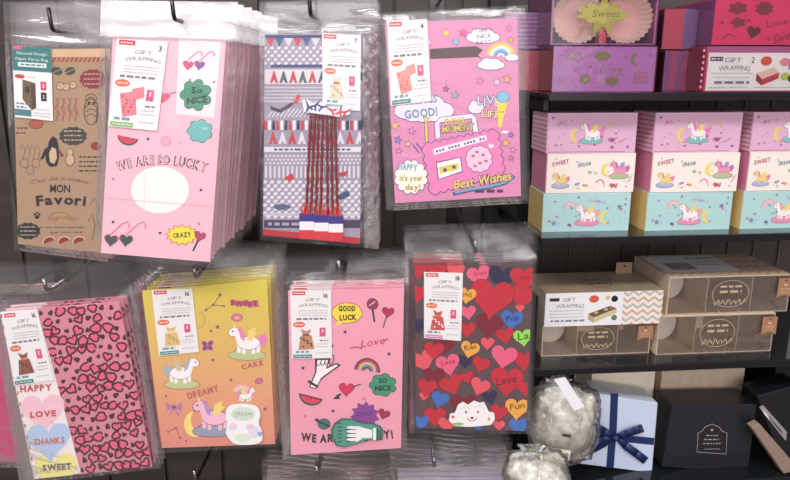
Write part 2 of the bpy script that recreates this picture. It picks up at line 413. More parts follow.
RED = (226, 60, 60); INK = (58, 46, 52); TEAL = (60, 130, 128); GREY = (190, 184, 188); DG = (130, 120, 126)
def label_art(num, pic, bar=TEAL, seed=0, style=0):
    def fn(A):
        A.rect(3, 1.5, 22, 7, RED, 1); A.dashes(5, 20, 4.3, 1.6, (250, 236, 236), 2, seed)
        A.text('GIFT', 33, 14, 4.4, (136, 126, 132), 2, bold=-0.004, arc=1.0, fit=21)
        A.text('WRAPPING', 33, 22, 4.6, (136, 126, 132), 2, bold=-0.004, arc=2.4, fit=43)
        A.text(num, 52, 8, 6.4, INK, 2, bold=0.02)
        for i, y in enumerate((30, 33.5, 37)): A.dashes(12, 54, y, 1.2, GREY, 2, seed + i)
        A.dashes(8, 52, 42, 2.6, DG, 2, seed + 9)
        A.ell(12, 50, 9, 4.2, (236, 110, 70), 2); A.dashes(6, 18, 50, 1.5, (255, 230, 220), 3, seed)
        A.poly([(42, 55), (51, 55), (51, 68), (42, 68)], (226, 84, 130), 2); A.text('S', 46.5, 60, 4.5, (255, 240, 244), 3, bold=0.02)
        A.dashes(42, 55, 74, 2, DG, 2, seed + 3); A.dashes(38, 55, 79, 1.2, GREY, 2, seed + 4); A.dashes(36, 55, 83, 1.2, GREY, 2, seed + 5); A.dashes(36, 55, 92, 1.3, GREY, 2, seed + 7)
        A.rect(2, 94, 30, 99, bar, 2); A.dashes(4, 28, 96.5, 1.3, (220, 236, 234), 3, seed); A.dashes(6, 26, 90, 3, (110, 160, 170), 2, seed + 2)
        pic(A)
    return fn
def pic_bag(c, c2, tie=(230, 180, 90)):
    def fn(A):
        A.poly([(14, 66), (30, 66), (34, 86), (10, 87)], c, 3); A.poly([(18, 66), (26, 66), (30, 57), (22, 60), (14, 56)], c, 3)
        A.rect(17, 64, 27, 67, tie, 4)
        for i in range(8): A.ell(14 + (i * 5.3) % 17, 70 + (i * 3.7) % 14, 1.6, 1.4, c2, 4, n=8)
    return fn
def pic_box(c, c2):
    def fn(A):
        A.poly([(12, 60), (30, 56), (34, 84), (17, 88)], c, 3); A.poly([(12, 60), (17, 88), (10, 84), (8, 62)], c2, 3)
        A.heart(22, 72, 3.5, c2, 4)
    return fn
def pic_pouch(c, c2):
    def fn(A):
        A.poly([(10, 62), (28, 58), (33, 84), (16, 88)], c, 3)
        for i in range(9): A.heart(14 + (i * 5.9) % 15, 65 + (i * 4.1) % 17, 1.6, c2, 4)
        A.poly([(24, 56), (38, 52), (40, 64), (28, 68)], c, 2.5)
    return fn

def watermelon(A, x, y, r, rot, L=2):
    A.poly(ell_pts(x, y, r, r * 0.8, rot, 14, 180, 360), (70, 90, 80), L); A.poly(ell_pts(x, y, r * 0.86, r * 0.62, rot, 14, 180, 360), (228, 70, 90), L + 0.7)
    for k in (-0.4, 0, 0.4): A.ell(x + k * r, y + r * 0.22, 0.6, 0.9, INK, L + 1.4, n=6)
def rainbow(A, x, y, r, rot, cols, L=2, w=None):
    w = w or r * 0.2
    for i, c in enumerate(cols): A.arc(x, y, r - i * w, w * 1.05, c, L + i * 0.2, 0, 180, rot)
def lolly(A, x, y, r, c, c2, dx, dy, L=2):
    A.stroke([(x, y + r * 0.8), (x + dx, y + dy)], 1.8, INK, L); A.ell(x, y, r, r, c, L + 1, line=INK)
    A.stroke([(x - r * .6, y + r * .3), (x, y - r * .1), (x + r * .5, y - r * .5)], 1.1, c2, L + 2)

# ---- kraft packet
def art_kraft(A):
    K = (70, 58, 50); G = (62, 78, 62); RD = (140, 52, 56)
    A.rect(12, 49, 105, 57, (214, 176, 138), 1)
    for i in range(13):
        x = 52 + i * 4.4; A.poly([(x, 62), (x + 2.4, 57), (x + 4.6, 57), (x + 2.2, 62)], (176, 70, 62), 2)
    for x, y, a in ((57, 71, 20), (70, 71, -15)): A.ell(x, y, 5.5, 4, G, 2, rot=a); A.stroke([(x - 5, y + 2), (x + 5, y - 2)], 0.5, (190, 160, 120), 3)
    A.blob(93, 79, 13, 9.5, RD, 2, 12, 0.06)
    for k in (74, 79, 84): A.dashes(84, 101, k, 1.2, (205, 160, 140), 3, k)
    for x, y in ((60, 86), (66, 87), (73, 85)): A.ell(x, y, 3.4, 3.4, (200, 168, 130), 2, line=K, lw=.6, n=12); A.ell(x - 1, y - .6, .6, .8, K, 3, n=6)
    for i in range(4):
        x = 56 + i * 6.2
        A.stroke([(x, 98), (x + 2, 103), (x - 1, 108), (x + 2, 114), (x, 121)], 1.2, (168, 84, 70), 2); A.stroke([(x + 3, 97), (x + 1, 106), (x + 4, 116)], 0.7, (168, 84, 70), 2)
    for r in range(5): A.arc(91, 100 + r * 5, 6, 0.7, K, 2, 0, 180, r * 9)
    A.stroke(ell_pts(91, 111, 7, 14, 0, 16), 0.8, K, 2, True); A.ell(89, 103, 1.5, 1.8, K, 3, n=8); A.ell(94, 103, 1.5, 1.8, K, 3, n=8)
    A.blob(73, 136, 13.5, 9, (64, 66, 58), 2, 12, 0.06)
    for k in (131, 135.5, 140): A.dashes(64, 82, k, 1.3, (190, 165, 130), 3, k)
    # penguin
    A.poly([(49, 140), (53, 136), (57, 139), (59, 148), (59, 158), (57, 166), (50, 167), (46, 162), (45, 152), (48, 146)], (44, 40, 48), 2)
    A.poly([(52, 147), (56, 149), (57, 158), (54, 164), (50, 162), (49, 153)], (206, 174, 136), 3)
    A.poly([(45, 148), (48, 148), (44, 158), (40, 160)], (44, 40, 48), 2); A.poly([(57, 148), (60, 150), (64, 156), (61, 157)], (130, 60, 90), 3)
    A.poly([(49, 138), (47, 140), (50, 141)], (210, 150, 80), 3)
    A.ell(70, 160, 4.2, 5.5, (200, 170, 132), 2, line=K, lw=.7); A.ell(70, 152, 3, 3, (200, 170, 132), 2, line=K, lw=.6)
    for k in range(4): A.dashes(79, 102, 157 + k * 4.6, 1.5, K, 2, k)
    for k in range(4): A.stroke([(20 + k * 5, 150), (22 + k * 5, 144), (25 + k * 5, 150), (23 + k * 5, 160)], .6, (120, 96, 74), 2)
    for k in range(3): A.stroke(ell_pts(24 + k * 6, 163 + (k % 2) * 7, 4, 4.5, 0, 10), .6, (120, 96, 74), 2, True)
    A.ell(36, 124, 7, 4.5, (176, 90, 70), 2, line=K, lw=.5); A.dashes(17, 28, 128, 1.4, K, 2, 4); A.dashes(16, 27, 133, 1.4, K, 2, 6)
    A.ell(96, 146, 5.5, 4.2, (150, 50, 50), 2)
    A.text("C'est chic le meilleur", 60, 180, 4.0, (160, 66, 60), 2, arc=4, fit=58, shear=.1)
    A.text('MON', 60, 188.5, 7.6, (40, 36, 44), 3, bold=.02, fit=20)
    A.text('Favori', 61, 200, 9.6, (36, 38, 46), 3, bold=.035, fit=50, arc=1.5)
    A.arc(60, 226, 14, .8, (176, 104, 72), 2, 40, 140); A.arc(64, 229, 12, .8, (176, 104, 72), 2, 30, 150)
    A.text('joli film', 62, 218, 4, (176, 104, 72), 2, shear=.3, fit=30)
    A.text('on est mieux ensemble', 62, 227, 2.4, K, 2, fit=44); A.text('que tout seul', 66, 232, 2.4, K, 2, fit=32)
    for a, b in ((0, 0), (-2.4, -2.6), (0, -4), (2.4, -2.6)): A.ell(37 + a, 217 + b, 2.4 if b == 0 else 1.1, 2 if b == 0 else 1.3, (50, 42, 40), 2, n=8)
    A.blob(28, 231, 12, 8, (42, 42, 44), 2, 12, .06)
    for k in (227, 231, 235): A.dashes(20, 36, k, 1.1, (180, 160, 130), 3, k)
    for x in (49, 64, 79): A.poly(ell_pts(x, 242, 6, 5, -20, 12, 0, 180), (150, 44, 44), 2); A.stroke(ell_pts(x, 242, 6.2, 5.2, -20, 12, 0, 180), .8, (240, 200, 170), 3)
    A.stroke([(90, 205), (94, 198), (99, 206), (97, 220), (101, 230)], .9, (120, 96, 74), 2); A.stroke([(88, 222), (92, 214), (95, 226), (92, 240)], .9, (120, 96, 74), 2)
def lab_kraft(A):
    A.rect(0, 0, 60, 34, (58, 124, 122), 1); A.rect(2, -1, 14, 4, (226, 100, 120), 2)
    A.text('Natural Design', 30, 9, 4, (220, 236, 232), 2, fit=46); A.text('Paper Party Bag', 30, 17, 4, (220, 236, 232), 2, fit=50)
    A.rect(8, 22, 52, 28, (236, 240, 238), 2); A.dashes(12, 49, 25, 2.2, (70, 120, 118), 3, 2)
    A.ell(10, 42, 8, 3, (200, 80, 60), 2); A.dashes(22, 36, 42, 1.6, GREY, 2, 3)
    A.poly([(14, 46), (34, 50), (34, 84), (27, 88), (13, 74)], (118, 92, 66), 2); A.poly([(27, 52), (34, 50), (34, 84), (27, 88)], (88, 66, 48), 3); A.ell(21, 60, 4, 5, (70, 56, 44), 3)
    A.rect(42, 47, 51, 59, (214, 70, 110), 2); A.text('5', 46.5, 53, 5, (255, 240, 244), 3, bold=.02)
    A.rect(42, 62, 51, 74, (40, 38, 40), 2); A.text('5', 46.5, 68, 5, (240, 240, 240), 3)
    A.dashes(3, 24, 80, 2.2, (70, 130, 150), 2, 8); A.dashes(3, 20, 85, 2.2, (70, 130, 150), 2, 9); A.rect(0, 88, 26, 97, (70, 132, 134), 2)
    A.dashes(30, 56, 86, 1.4, GREY, 2, 1); A.dashes(30, 56, 91, 1.4, GREY, 2, 2); A.dashes(30, 56, 95, 1.4, GREY, 2, 3)
packet('gift_bag_packet', 'brown kraft paper gift bag packet with penguin print and teal label in clear sleeve', 'gift bag packet', 0.80,
       [(13, 50), (105, 48), (105, 253), (18, 244)], [(3, 2), (114, -2), (108, 262), (14, 250)], 0.17, (55, 31), art_kraft,
       (172, 140, 108), head=FILM_HEAD, copies=5, step=0.012, group='kraft gift bag packets', back_label='kraft gift bag packet hanging on the same hook behind the penguin print packet',
       label_q=[(12, 46), (51, 48), (53, 121), (15, 117)], label_fn=lab_kraft, seed=1)

# ---- pink packet with white circle
def art_party(A):
    P0 = (246, 168, 190)
    A.poly([(179, 38), (221, 42), (214, 118), (176, 114)], (250, 226, 232), 1)
    def glasses(x, y, k, c1, c2):
        for dx, c in ((0, c1), (12 * k, c2)):
            A.heart(x + dx, y, 5.2 * k, c, 3, rot=8, line=(214, 90, 120))
        A.stroke([(x + 4 * k, y - 1), (x + 8 * k, y - 2)], 1.1, (214, 90, 120), 3)
        for dx in (0, 13 * k):
            A.stroke([(x - 1 + dx, y - 4 * k), (x + 9 * k + dx, y - 13 * k), (x + 13 * k + dx, y - 14.5 * k), (x + 15 * k + dx, y - 11 * k), (x + 14 * k + dx, y - 9 * k)], 1.2, (226, 110, 140), 2)
    glasses(188, 65, 0.95, (214, 70, 110), (130, 80, 160)); glasses(111, 240, 1.25, (74, 84, 84), (60, 84, 84))
    A.blob(196, 95, 13.5, 13.5, (70, 150, 118), 3, 7, .16, line=(50, 110, 86)); A.text('So', 197, 90, 6, (16, 44, 34), 4.5, ang=3, fit=11, bold=.03); A.text('NICE', 197, 100, 6.6, (16, 44, 34), 4.5, ang=6, fit=20, bold=.03)
    A.blob(200, 131, 11, 10, (110, 190, 186), 3, 7, .14, line=(60, 120, 116))
    A.text('so', 205, 128, 4, (200, 235, 230), 4)
    A.heart(163, 97, 6.5, (224, 84, 120), 3, rot=12); A.stroke([(155, 99), (176, 92)], .9, (150, 90, 110), 2); A.star(176, 72, 1.5, (220, 120, 150), 3)
    watermelon(A, 128, 137, 10.5, 12)
    A.ell(166, 141, 4.5, 4.5, P0, 2, line=(210, 140, 170), lw=.7); A.star(180, 143, 2, (230, 150, 180), 2)
    t = 'WE ARE SO LUCKY'
    A.text(t, 162, 163, 8.8, (120, 76, 88), 2, bold=.055, fit=92, arc=8, ang=-1); A.text(t, 162, 163, 8.8, (250, 206, 216), 2.6, bold=-.008, fit=91, arc=8, ang=-1)
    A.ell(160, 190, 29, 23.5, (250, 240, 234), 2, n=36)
    A.rect(144, 168, 144.8, 213, (235, 215, 212), 3)
    sq = lambda P: [(x, 235 + (y - 235) * .62) for x, y in P]; A.poly(sq(star_pts(182, 235, 17.4, 0, 13, .76)), (200, 110, 60), 2.8); A.poly(sq(star_pts(182, 235, 15.8, 0, 13, .76)), (246, 224, 60), 3.4)
    A.text('CRAZY', 182, 235, 4.6, (80, 50, 40), 5, fit=18, ang=5, bold=.03); A.stroke([(199, 238), (193, 251)], 1.6, INK, 3.8); A.heart(200, 236, 5.2, (190, 66, 110), 4.6, rot=15, line=(120, 50, 80))
    for x, y, c in ((148, 139, INK), (201, 190, INK), (160, 233, INK), (113, 179, (226, 110, 140)), (199, 224, (226, 110, 140)), (190, 80, DG), (113, 222, INK), (214, 82, DG)): A.star(x, y, 2.1, c, 2)
    A.stroke([(104, 198), (216, 207)], .5, (226, 150, 170), 2); A.dashes(143, 168, 257, 1, (255, 220, 230), 2, 1)
def lab_party(A):
    label_art('3', pic_pouch((236, 130, 140), (196, 70, 90)), (140, 190, 90), 3)(A)
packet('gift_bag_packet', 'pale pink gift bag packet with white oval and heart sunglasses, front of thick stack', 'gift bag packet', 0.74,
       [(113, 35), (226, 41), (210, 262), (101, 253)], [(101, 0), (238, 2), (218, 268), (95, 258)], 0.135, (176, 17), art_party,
       (246, 188, 204), head=FILM_GLARE, copies=15, step=0.0165, thick=0.005, group='pale pink gift bag packets',
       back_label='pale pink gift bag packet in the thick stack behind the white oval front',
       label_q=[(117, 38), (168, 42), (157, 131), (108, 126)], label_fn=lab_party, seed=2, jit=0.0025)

# ---- tricolour packet
def art_tri(A):
    B = (46, 60, 120); Rr = (206, 56, 66); W = (226, 220, 228)
    A.rect(264, 35, 362, 38, B, 2)
    for i in range(8): A.poly([(266 + i * 9, 38), (275 + i * 9, 38), (270.5 + i * 9, 47)], (Rr, (60, 84, 140), (214, 208, 214))[i % 3], 2)
    def dots(y0, y1, s=6, c=W, r=1.5):
        k = 0; y = y0
        while y < y1:
            x = 265 + (k % 2) * s / 2
            while x < 361: A.ell(x, y, r * 1.25, r, c, 2, n=8, rot=-20); x += s
            y += s * .55; k += 1
    dots(48, 64, 7); A.rect(271, 64.5, 362, 67.5, B, 2); A.rect(264, 69.5, 362, 84, (224, 212, 222), 2)
    def tower(x, y, h, c, L=3): A.poly([(x - h * .35, y), (x - h * .05, y - h), (x + h * .05, y - h), (x + h * .35, y), (x + h * .14, y), (x, y - h * .3), (x - h * .14, y)], c, L)
    for i in range(10): tower(274 + i * 9.6, 83, 12, (Rr, (56, 92, 100))[i % 2])
    for i in range(5): A.rect(264, 87 + i * 3.4, 362, 88.4 + i * 3.4, (206, 198, 208), 2)
    A.poly([(292, 104), (298, 94), (301, 96), (297, 104)], Rr, 3)
    A.poly([(270, 106), (280, 109), (292, 102), (293, 105), (281, 113), (271, 110)], (50, 44, 60), 3)
    for i in range(12): A.stroke([(268 + i * 4, 117), (274 + i * 4, 109)], 1, W, 2)
    for i in range(24): A.rect(264 + i * 4.1, 120.5, 266.9 + i * 4.1, 130, (Rr, (238, 232, 236), (44, 50, 90))[i % 3], 2)
    for i in range(10): tower(273 + i * 9.6, 144, 12, (Rr, W)[i % 2])
    A.rect(264, 147, 362, 152, (226, 222, 230), 2); A.dashes(274, 352, 149.5, 2, (70, 84, 130), 3, 5)
    for r in range(3):
        for i in range(24): A.rect(265 + i * 4 + (r % 2) * 2, 155 + r * 3.6, 267.2 + i * 4 + (r % 2) * 2, 157 + r * 3.6, W, 2)
    for i in range(22): A.rect(265 + i * 4.4, 166, 266.8 + i * 4.4, 178, W, 2)
    A.poly([(284, 178), (292, 173), (294, 178), (290, 182)], Rr, 3); A.poly([(338, 173), (348, 171), (346, 176), (340, 177)], (190, 60, 70), 3); A.poly([(336, 196), (348, 190), (350, 196), (340, 200)], (60, 84, 120), 3)
    dots(182, 218, 7, W, 1.9)
    A.rect(264, 220, 362, 228, (70, 60, 90), 2); A.dashes(268, 300, 224, 3, (170, 160, 190), 3, 2); A.rect(264, 213, 362, 216, (200, 190, 204), 2)
    A.poly([(262, 229), (362, 238), (362, 246), (262, 236)], (196, 44, 54), 3)
    A.ell(282, 207, 9, 3, (90, 100, 140), 3)
def tri_extras(pl, root, O):
    q = random.Random(4)
    mb = MB(); A = Art(lambda x, y, h: pl.hit(x, y, 0.0040 + h), mb)
    def tw(x, y, L, c, a, dy=0):
        P = [(-.5, 5), (-.15, 1), (0, -9), (.15, 1), (.5, 5), (.2, 5), (0, 2.5), (-.2, 5)]
        A.poly([(x + rot2(u * 9, v, R(a))[0], y + rot2(u * 9, v, R(a))[1]) for u, v in P], c, L)
    A.poly([(302, 100), (307, 99), (312, 103), (325, 102), (326, 106), (334, 107), (349, 109), (350, 114), (340, 117), (328, 115), (304, 112)], (236, 232, 238), 1)
    for x, y, c, a in ((308, 106, (40, 50, 130), -20), (316, 105, (40, 50, 130), 40), (323, 107, (60, 70, 150), 80), (331, 110, (214, 50, 64), -60), (340, 111, (220, 56, 70), 20), (346, 112, (214, 50, 64), 60)): tw(x, y, 2, c, a)
    mb.build('tower_charm', root, origin=O)
    for i in range(7):
        x0 = 311 + i * 4.0; x1 = 306 + i * 4.9 + (2 if i > 3 else 0); m = MB(); pts = []; rr = []
        for k in range(26):
            t = k / 25; pts.append(pl.hit(x0 + (x1 - x0) * t + 0.25 * math.sin(k * 1.2 + i), 113 + 101 * t, 0.0022)); rr.append(0.0016 * (1 + 0.25 * math.sin(k * 2.4)))
        m.tube(pts, rr, mat((134, 24, 34), 0.35), 6); m.build('twist_tie', root, True, origin=O)
    for i in range(3):
        mb = MB(); x = 299.5 + i * 14.6; y = 213 + i * 1.2; A = Art(lambda a, b, h: pl.hit(a, b, 0.0041 + h), mb)
        A.rect(x, y, x + 14.4, y + 9, (56, 44, 140), 1); A.rect(x, y + 8.5, x + 14.4, y + 17, (240, 236, 240), 1.1); A.rect(x, y + 17, x + 14.4, y + 26, (222, 50, 60), 1)
        mb.build('flag_tag', root, origin=O)
        mb = MB()
        for k in range(5):
            xx = x + 2 + k * 2.5; mb.tube([pl.hit(xx + 1, y - 11, 0.0042), pl.hit(xx, y + 1, 0.0042)], [0.0003, 0.0011], mat((236, 48, 40), .3), 5)
        mb.build('tassel', root, origin=O)
packet('gift_bag_packet', 'tricolour patterned gift bag packet with dark red twist ties and flag tags', 'gift bag packet', 0.78,
       [(265, 34), (362, 34), (360, 244), (263, 235)], [(259, 2), (378, -2), (379, 249), (260, 240)], 0.14, (311, 14), art_tri,
       (160, 150, 170), head=FILM_HEAD, copies=3, step=0.016, group='tricolour gift bag packets', back_label='tricolour gift bag packet hanging behind the one with flag tags',
       label_q=[(322, 33), (361, 35), (360, 111), (323, 108)], label_fn=label_art('7', pic_bag((226, 214, 190), (190, 150, 110), (200, 130, 80)), (120, 170, 180), 5), extras=tri_extras, seed=3, lift=0.0065, right_crinkle=0.86)

# ---- pink sticker-print packet
def art_sticker(A):
    LN = (92, 76, 140); PK = (240, 120, 176); YE = (250, 214, 70)
    A.poly([(388, 22), (516, 19), (518, 45), (389, 48)], (240, 140, 184), 1)
    A.poly([(430, 49), (476, 46), (483, 50), (478, 55), (483, 60), (478, 57), (430, 59)], (84, 52, 56), 2)
    for x, y, r, c in ((446, 33, 4.5, YE), (456, 42, 4, (150, 190, 230)), (463, 33, 4.5, (232, 90, 150)), (463, 32, 0, PK), (429, 42, 3.6, (240, 180, 210)), (480, 81, 4, (244, 120, 180)), (497, 82, 4, (250, 190, 210)), (507, 79, 4.6, (246, 170, 90)), (446, 89, 3.5, (200, 70, 120)), (455, 95, 4, (150, 170, 200)), (511, 40, 3.6, (236, 180, 60)), (509, 28, 3.5, (240, 120, 176))): 
        if r: A.star(x, y, r, c, 3, rot=10, line=LN)
    A.cloud(483, 36, 17, 9, (250, 240, 246), LN, 3)
    for k, t in enumerate(('TAKE IT', 'NICE', 'EASY')): A.text(t, 484, 30 + k * 6, 4, (90, 96, 130), 5, ang=6, fit=(18, 14, 15)[k])
    rainbow(A, 501, 57, 14, 8, [(246, 190, 90), (250, 214, 110), (244, 240, 244), (120, 190, 220), (100, 150, 200), (240, 220, 235)], 3, 2.2)
    A.cloud(491, 64, 14, 7, (252, 240, 246), LN, 5); A.cloud(512, 57, 7, 4.5, (252, 240, 246), LN, 5)
    A.cloud(424, 108, 31, 17, (248, 226, 240), LN, 3)
    A.text('FEELINGS', 419, 100, 7, (110, 150, 180), 5, bold=.03, fit=36, ang=4); A.text('GOOD!', 421, 113, 8, (110, 160, 190), 5, bold=.04, fit=33, ang=6)
    A.stroke([(426, 119), (427, 148)], 3.4, LN, 3); A.stroke([(426, 119), (427, 147)], 2.2, YE, 3.5); A.star(426, 119, 3.4, YE, 4, line=LN)
    A.cloud(476, 107, 8, 8, (248, 226, 240), LN, 3)
    A.text('LIVE', 489, 101, 9, (80, 70, 130), 4, bold=.06, fit=24, wob=1); A.text('LIVE', 489, 101, 9, (196, 220, 236), 5, bold=.01, fit=23, wob=1); A.text('LIFE', 491, 114, 7, (80, 70, 130), 5, bold=.05, fit=20, ang=-4); A.text('LIFE', 491, 114, 7, (250, 230, 110), 6, bold=0, fit=19, ang=-4)
    A.poly([(497, 100), (508, 101), (501, 128), (498, 127)], YE, 6, ); A.ell(503, 97, 6, 5.5, (120, 190, 220), 6.5, line=LN); A.ell(500, 112, .8, .8, INK, 7, n=6); A.ell(503, 112, .8, .8, INK, 7, n=6)
    # handbag-shaped sticker
    A.stroke([(438, 138), (437, 124), (440, 120), (472, 116), (474, 119), (476, 133)], 6, LN, 3.2); A.stroke([(438, 138), (437, 124), (440, 120), (472, 116), (474, 119), (476, 133)], 4.6, (250, 226, 238), 3.6)
    A.text('DOPE', 455, 121, 5.5, (214, 196, 50), 5.5, bold=.05, fit=20, ang=4); A.text('MOMENT', 458, 128, 6.5, LN, 5, bold=.08, fit=33, ang=6); A.text('MOMENT', 458, 128, 6.5, (220, 208, 60), 5.8, bold=.01, fit=32, ang=6)
    A.poly([(424, 146), (496, 131), (503, 172), (432, 193)], LN, 3.6)
    def scal(c, k, L):
        P = []
        C = [(424, 146), (496, 131), (503, 172), (432, 193)]; n = [9, 5, 9, 5]
        for i in range(4):
            a, b = C[i], C[(i + 1) % 4]
            for j in range(n[i] * 6):
                t = j / (n[i] * 6); dx, dy = b[0] - a[0], b[1] - a[1]; d = math.hypot(dx, dy); o = abs(math.sin(math.pi * t * n[i])) * 2.6 + k
                P.append((a[0] + dx * t + dy / d * o, a[1] + dy * t - dx / d * o))
        A.poly(P, c, L)
    scal(LN, 0.9, 3.8); scal((246, 130, 186), 0, 4.4)
    A.poly([(433, 149), (486, 135), (487, 140), (434, 155)], (252, 240, 246), 5.5); [A.rect(436 + i * 3.1, 150 - i * .84 + (i % 2) * .3, 438 + i * 3.1, 152.4 - i * .84, LN, 6.2) for i in range(16) if i % 5 != 3]
    A.poly([(436, 162), (461, 157), (463, 172), (438, 180)], LN, 5.2); A.poly([(437, 163), (460, 158), (462, 171), (439, 179)], (252, 246, 240), 5.8); A.poly([(439, 167), (458, 163), (459, 169), (440, 174)], (224, 206, 80), 6.4); A.ell(445, 170, 2, 2, LN, 7, n=8); A.ell(454, 167, 2, 2, LN, 7, n=8)
    A.blob(479, 159, 12.5, 12.5, (250, 200, 224), 5.6, 11, .07, line=LN)
    for x, y in ((473, 156), (483, 155), (480, 163), (475, 166), (486, 161), (477, 152)): A.heart(x, y, 1.9, (200, 90, 120), 6.5)
    A.heart(491, 146, 2.8, (250, 226, 240), 5.8, rot=20)
    A.text('Best Wishes', 482, 180, 8.5, LN, 7, bold=.09, fit=59, ang=9, shear=.2); A.text('Best Wishes', 482, 180, 8.5, (240, 214, 70), 8, bold=.02, fit=58, ang=9, shear=.2)
    A.stroke([(453, 194), (470, 190), (490, 187), (505, 183), (514, 176)], 3.4, LN, 5.5); A.stroke([(455, 193), (470, 189.5), (490, 186.5), (505, 182.5), (513, 176.5)], 1.8, (110, 180, 210), 6)
    A.dashes(475, 503, 191, 3, (80, 60, 90), 6.5, 3)
    A.blob(411, 177, 15.5, 16, (250, 244, 230), 5, 12, .08, line=LN)
    A.text('HAPPY', 408, 167, 6.5, (130, 170, 200), 6.5, bold=.05, fit=19, ang=-6); A.text("it's your", 411, 178, 5.4, (190, 160, 50), 6.5, bold=.04, fit=23); A.text('day!', 413, 187, 5.4, (190, 160, 50), 6.5, bold=.04, fit=15)
    for x, y, r, c in ((395, 126, 4.2, (250, 190, 80)), (412, 131, 3.6, (240, 130, 180)), (398, 140, 3.8, (130, 140, 200)), (408, 144, 3, (240, 200, 120)), (399, 151, 3, (240, 130, 190)), (506, 143, 4, (246, 190, 70)), (513, 150, 3, (240, 140, 190)), (511, 135, 3, (150, 130, 190)), (511, 158, 3, (236, 110, 170)), (396, 88, 2.5, (240, 130, 180))): A.star(x, y, r, c, 3, rot=15, line=LN)
    A.stroke([(413, 145), (419, 153)], 1.2, (110, 80, 160), 3); A.stroke([(416, 143), (424, 152)], 1.2, (110, 80, 160), 3)
    A.cloud(505, 132, 4, 1.6, (252, 240, 246), None, 3)
packet('gift_bag_packet', 'bright pink gift bag packet printed with clouds, rainbow and pink handbag sticker shapes', 'gift bag packet', 0.77,
       [(386, 23), (517, 18), (521, 196), (395, 203)], [(376, 13), (528, 5), (530, 203), (386, 211)], 0.04, None, art_sticker,
       (226, 140, 182), head=FILM, copies=3, step=0.014, group='pink sticker print gift bag packets', back_label='bright pink gift bag packet hanging behind the handbag sticker print one',
       label_q=[(387, 21), (427, 19), (431, 101), (391, 106)], label_fn=label_art('4', pic_pouch((240, 150, 140), (214, 90, 90)), TEAL, 7), seed=4)

# ---- leopard heart packet
def art_leopard(A):
    q = random.Random(12); Q = A.clip
    DK = (84, 34, 48); HP = (238, 96, 132)
    base = [(37, 308), (119, 302), (152, 467), (81, 474)]
    k = 0
    for j in range(17):
        for i in range(8):
            u = (i + .5 + (j % 2) * .5 - .25 + q.uniform(-.16, .16)) / 8; v = (j + .5 + q.uniform(-.16, .16)) / 17
            if u > 1.02: continue
            x, y = quad_at(base, u, v); big = q.random() < .62; r = q.uniform(5.0, 6.4) if big else q.uniform(2.0, 3.0); a = q.uniform(-55, 40)
            if big:
                P = heart_pts(x, y, r * .86, a, 16) if q.random() < .55 else blob_pts(x, y, r * .8, r * .66, 3, .14, a, 14); P = [(p[0] + q.uniform(-.35, .35), p[1] + q.uniform(-.35, .35)) for p in P]
                A.poly(P, HP, 1 + .2 * (k % 2)); A.stroke(P[1:-1] if q.random() < .3 else P, 1.9, DK, 2 + .1 * (k % 3), closed=q.random() < .75)
            else: A.blob(x, y, r, r * .8, DK, 2, 3, .2, rot=q.uniform(0, 180))
            k += 1
    A.poly([(0, 312), (37, 308), (81, 473), (34, 479)], (244, 232, 230), 3.5)
    def hx(x, y, r, c): A.heart(x, y, r, c, 4.5, rot=-4)
    hx(43, 411, 22, (248, 196, 208)); hx(49, 440, 22, (180, 204, 238)); hx(56, 470, 22, (246, 236, 140))
    A.text('HAPPY', 36, 388, 6, (196, 84, 80), 6, bold=.05, fit=32, ang=4); A.text('LOVE', 43, 414, 5.6, (206, 80, 80), 6, bold=.05, fit=26, ang=4)
    A.text('THANKS', 49, 441, 5.6, (206, 120, 96), 6, bold=.05, fit=31, ang=4); A.text('SWEET', 57, 467, 5.6, (96, 84, 110), 6, bold=.05, fit=29, ang=4)
    for k2 in range(14): A.rect(1 + k2 * 2.3, 314 + k2 * 11, 2.5 + k2 * 2.3, 318 + k2 * 11, (200, 120, 130), 5)
packet('gift_bag_packet', 'pink leopard heart print gift bag packet with white strip of candy hearts', 'gift bag packet', 0.78,
       [(0, 312), (119, 302), (152, 467), (34, 479)], [(-16, 268), (125, 262), (161, 468), (20, 486)], 0.19, (49, 288), art_leopard,
       (220, 134, 152), head=FILM_GREY, copies=2, step=0.011, group='leopard heart gift bag packets', back_label='leopard heart gift bag packet hanging behind the candy heart strip one',
       label_q=[(2, 313), (37, 309), (54, 380), (14, 386)], label_fn=label_art('16', pic_bag((150, 84, 70), (110, 56, 50), (230, 120, 80)), TEAL, 9), seed=5)

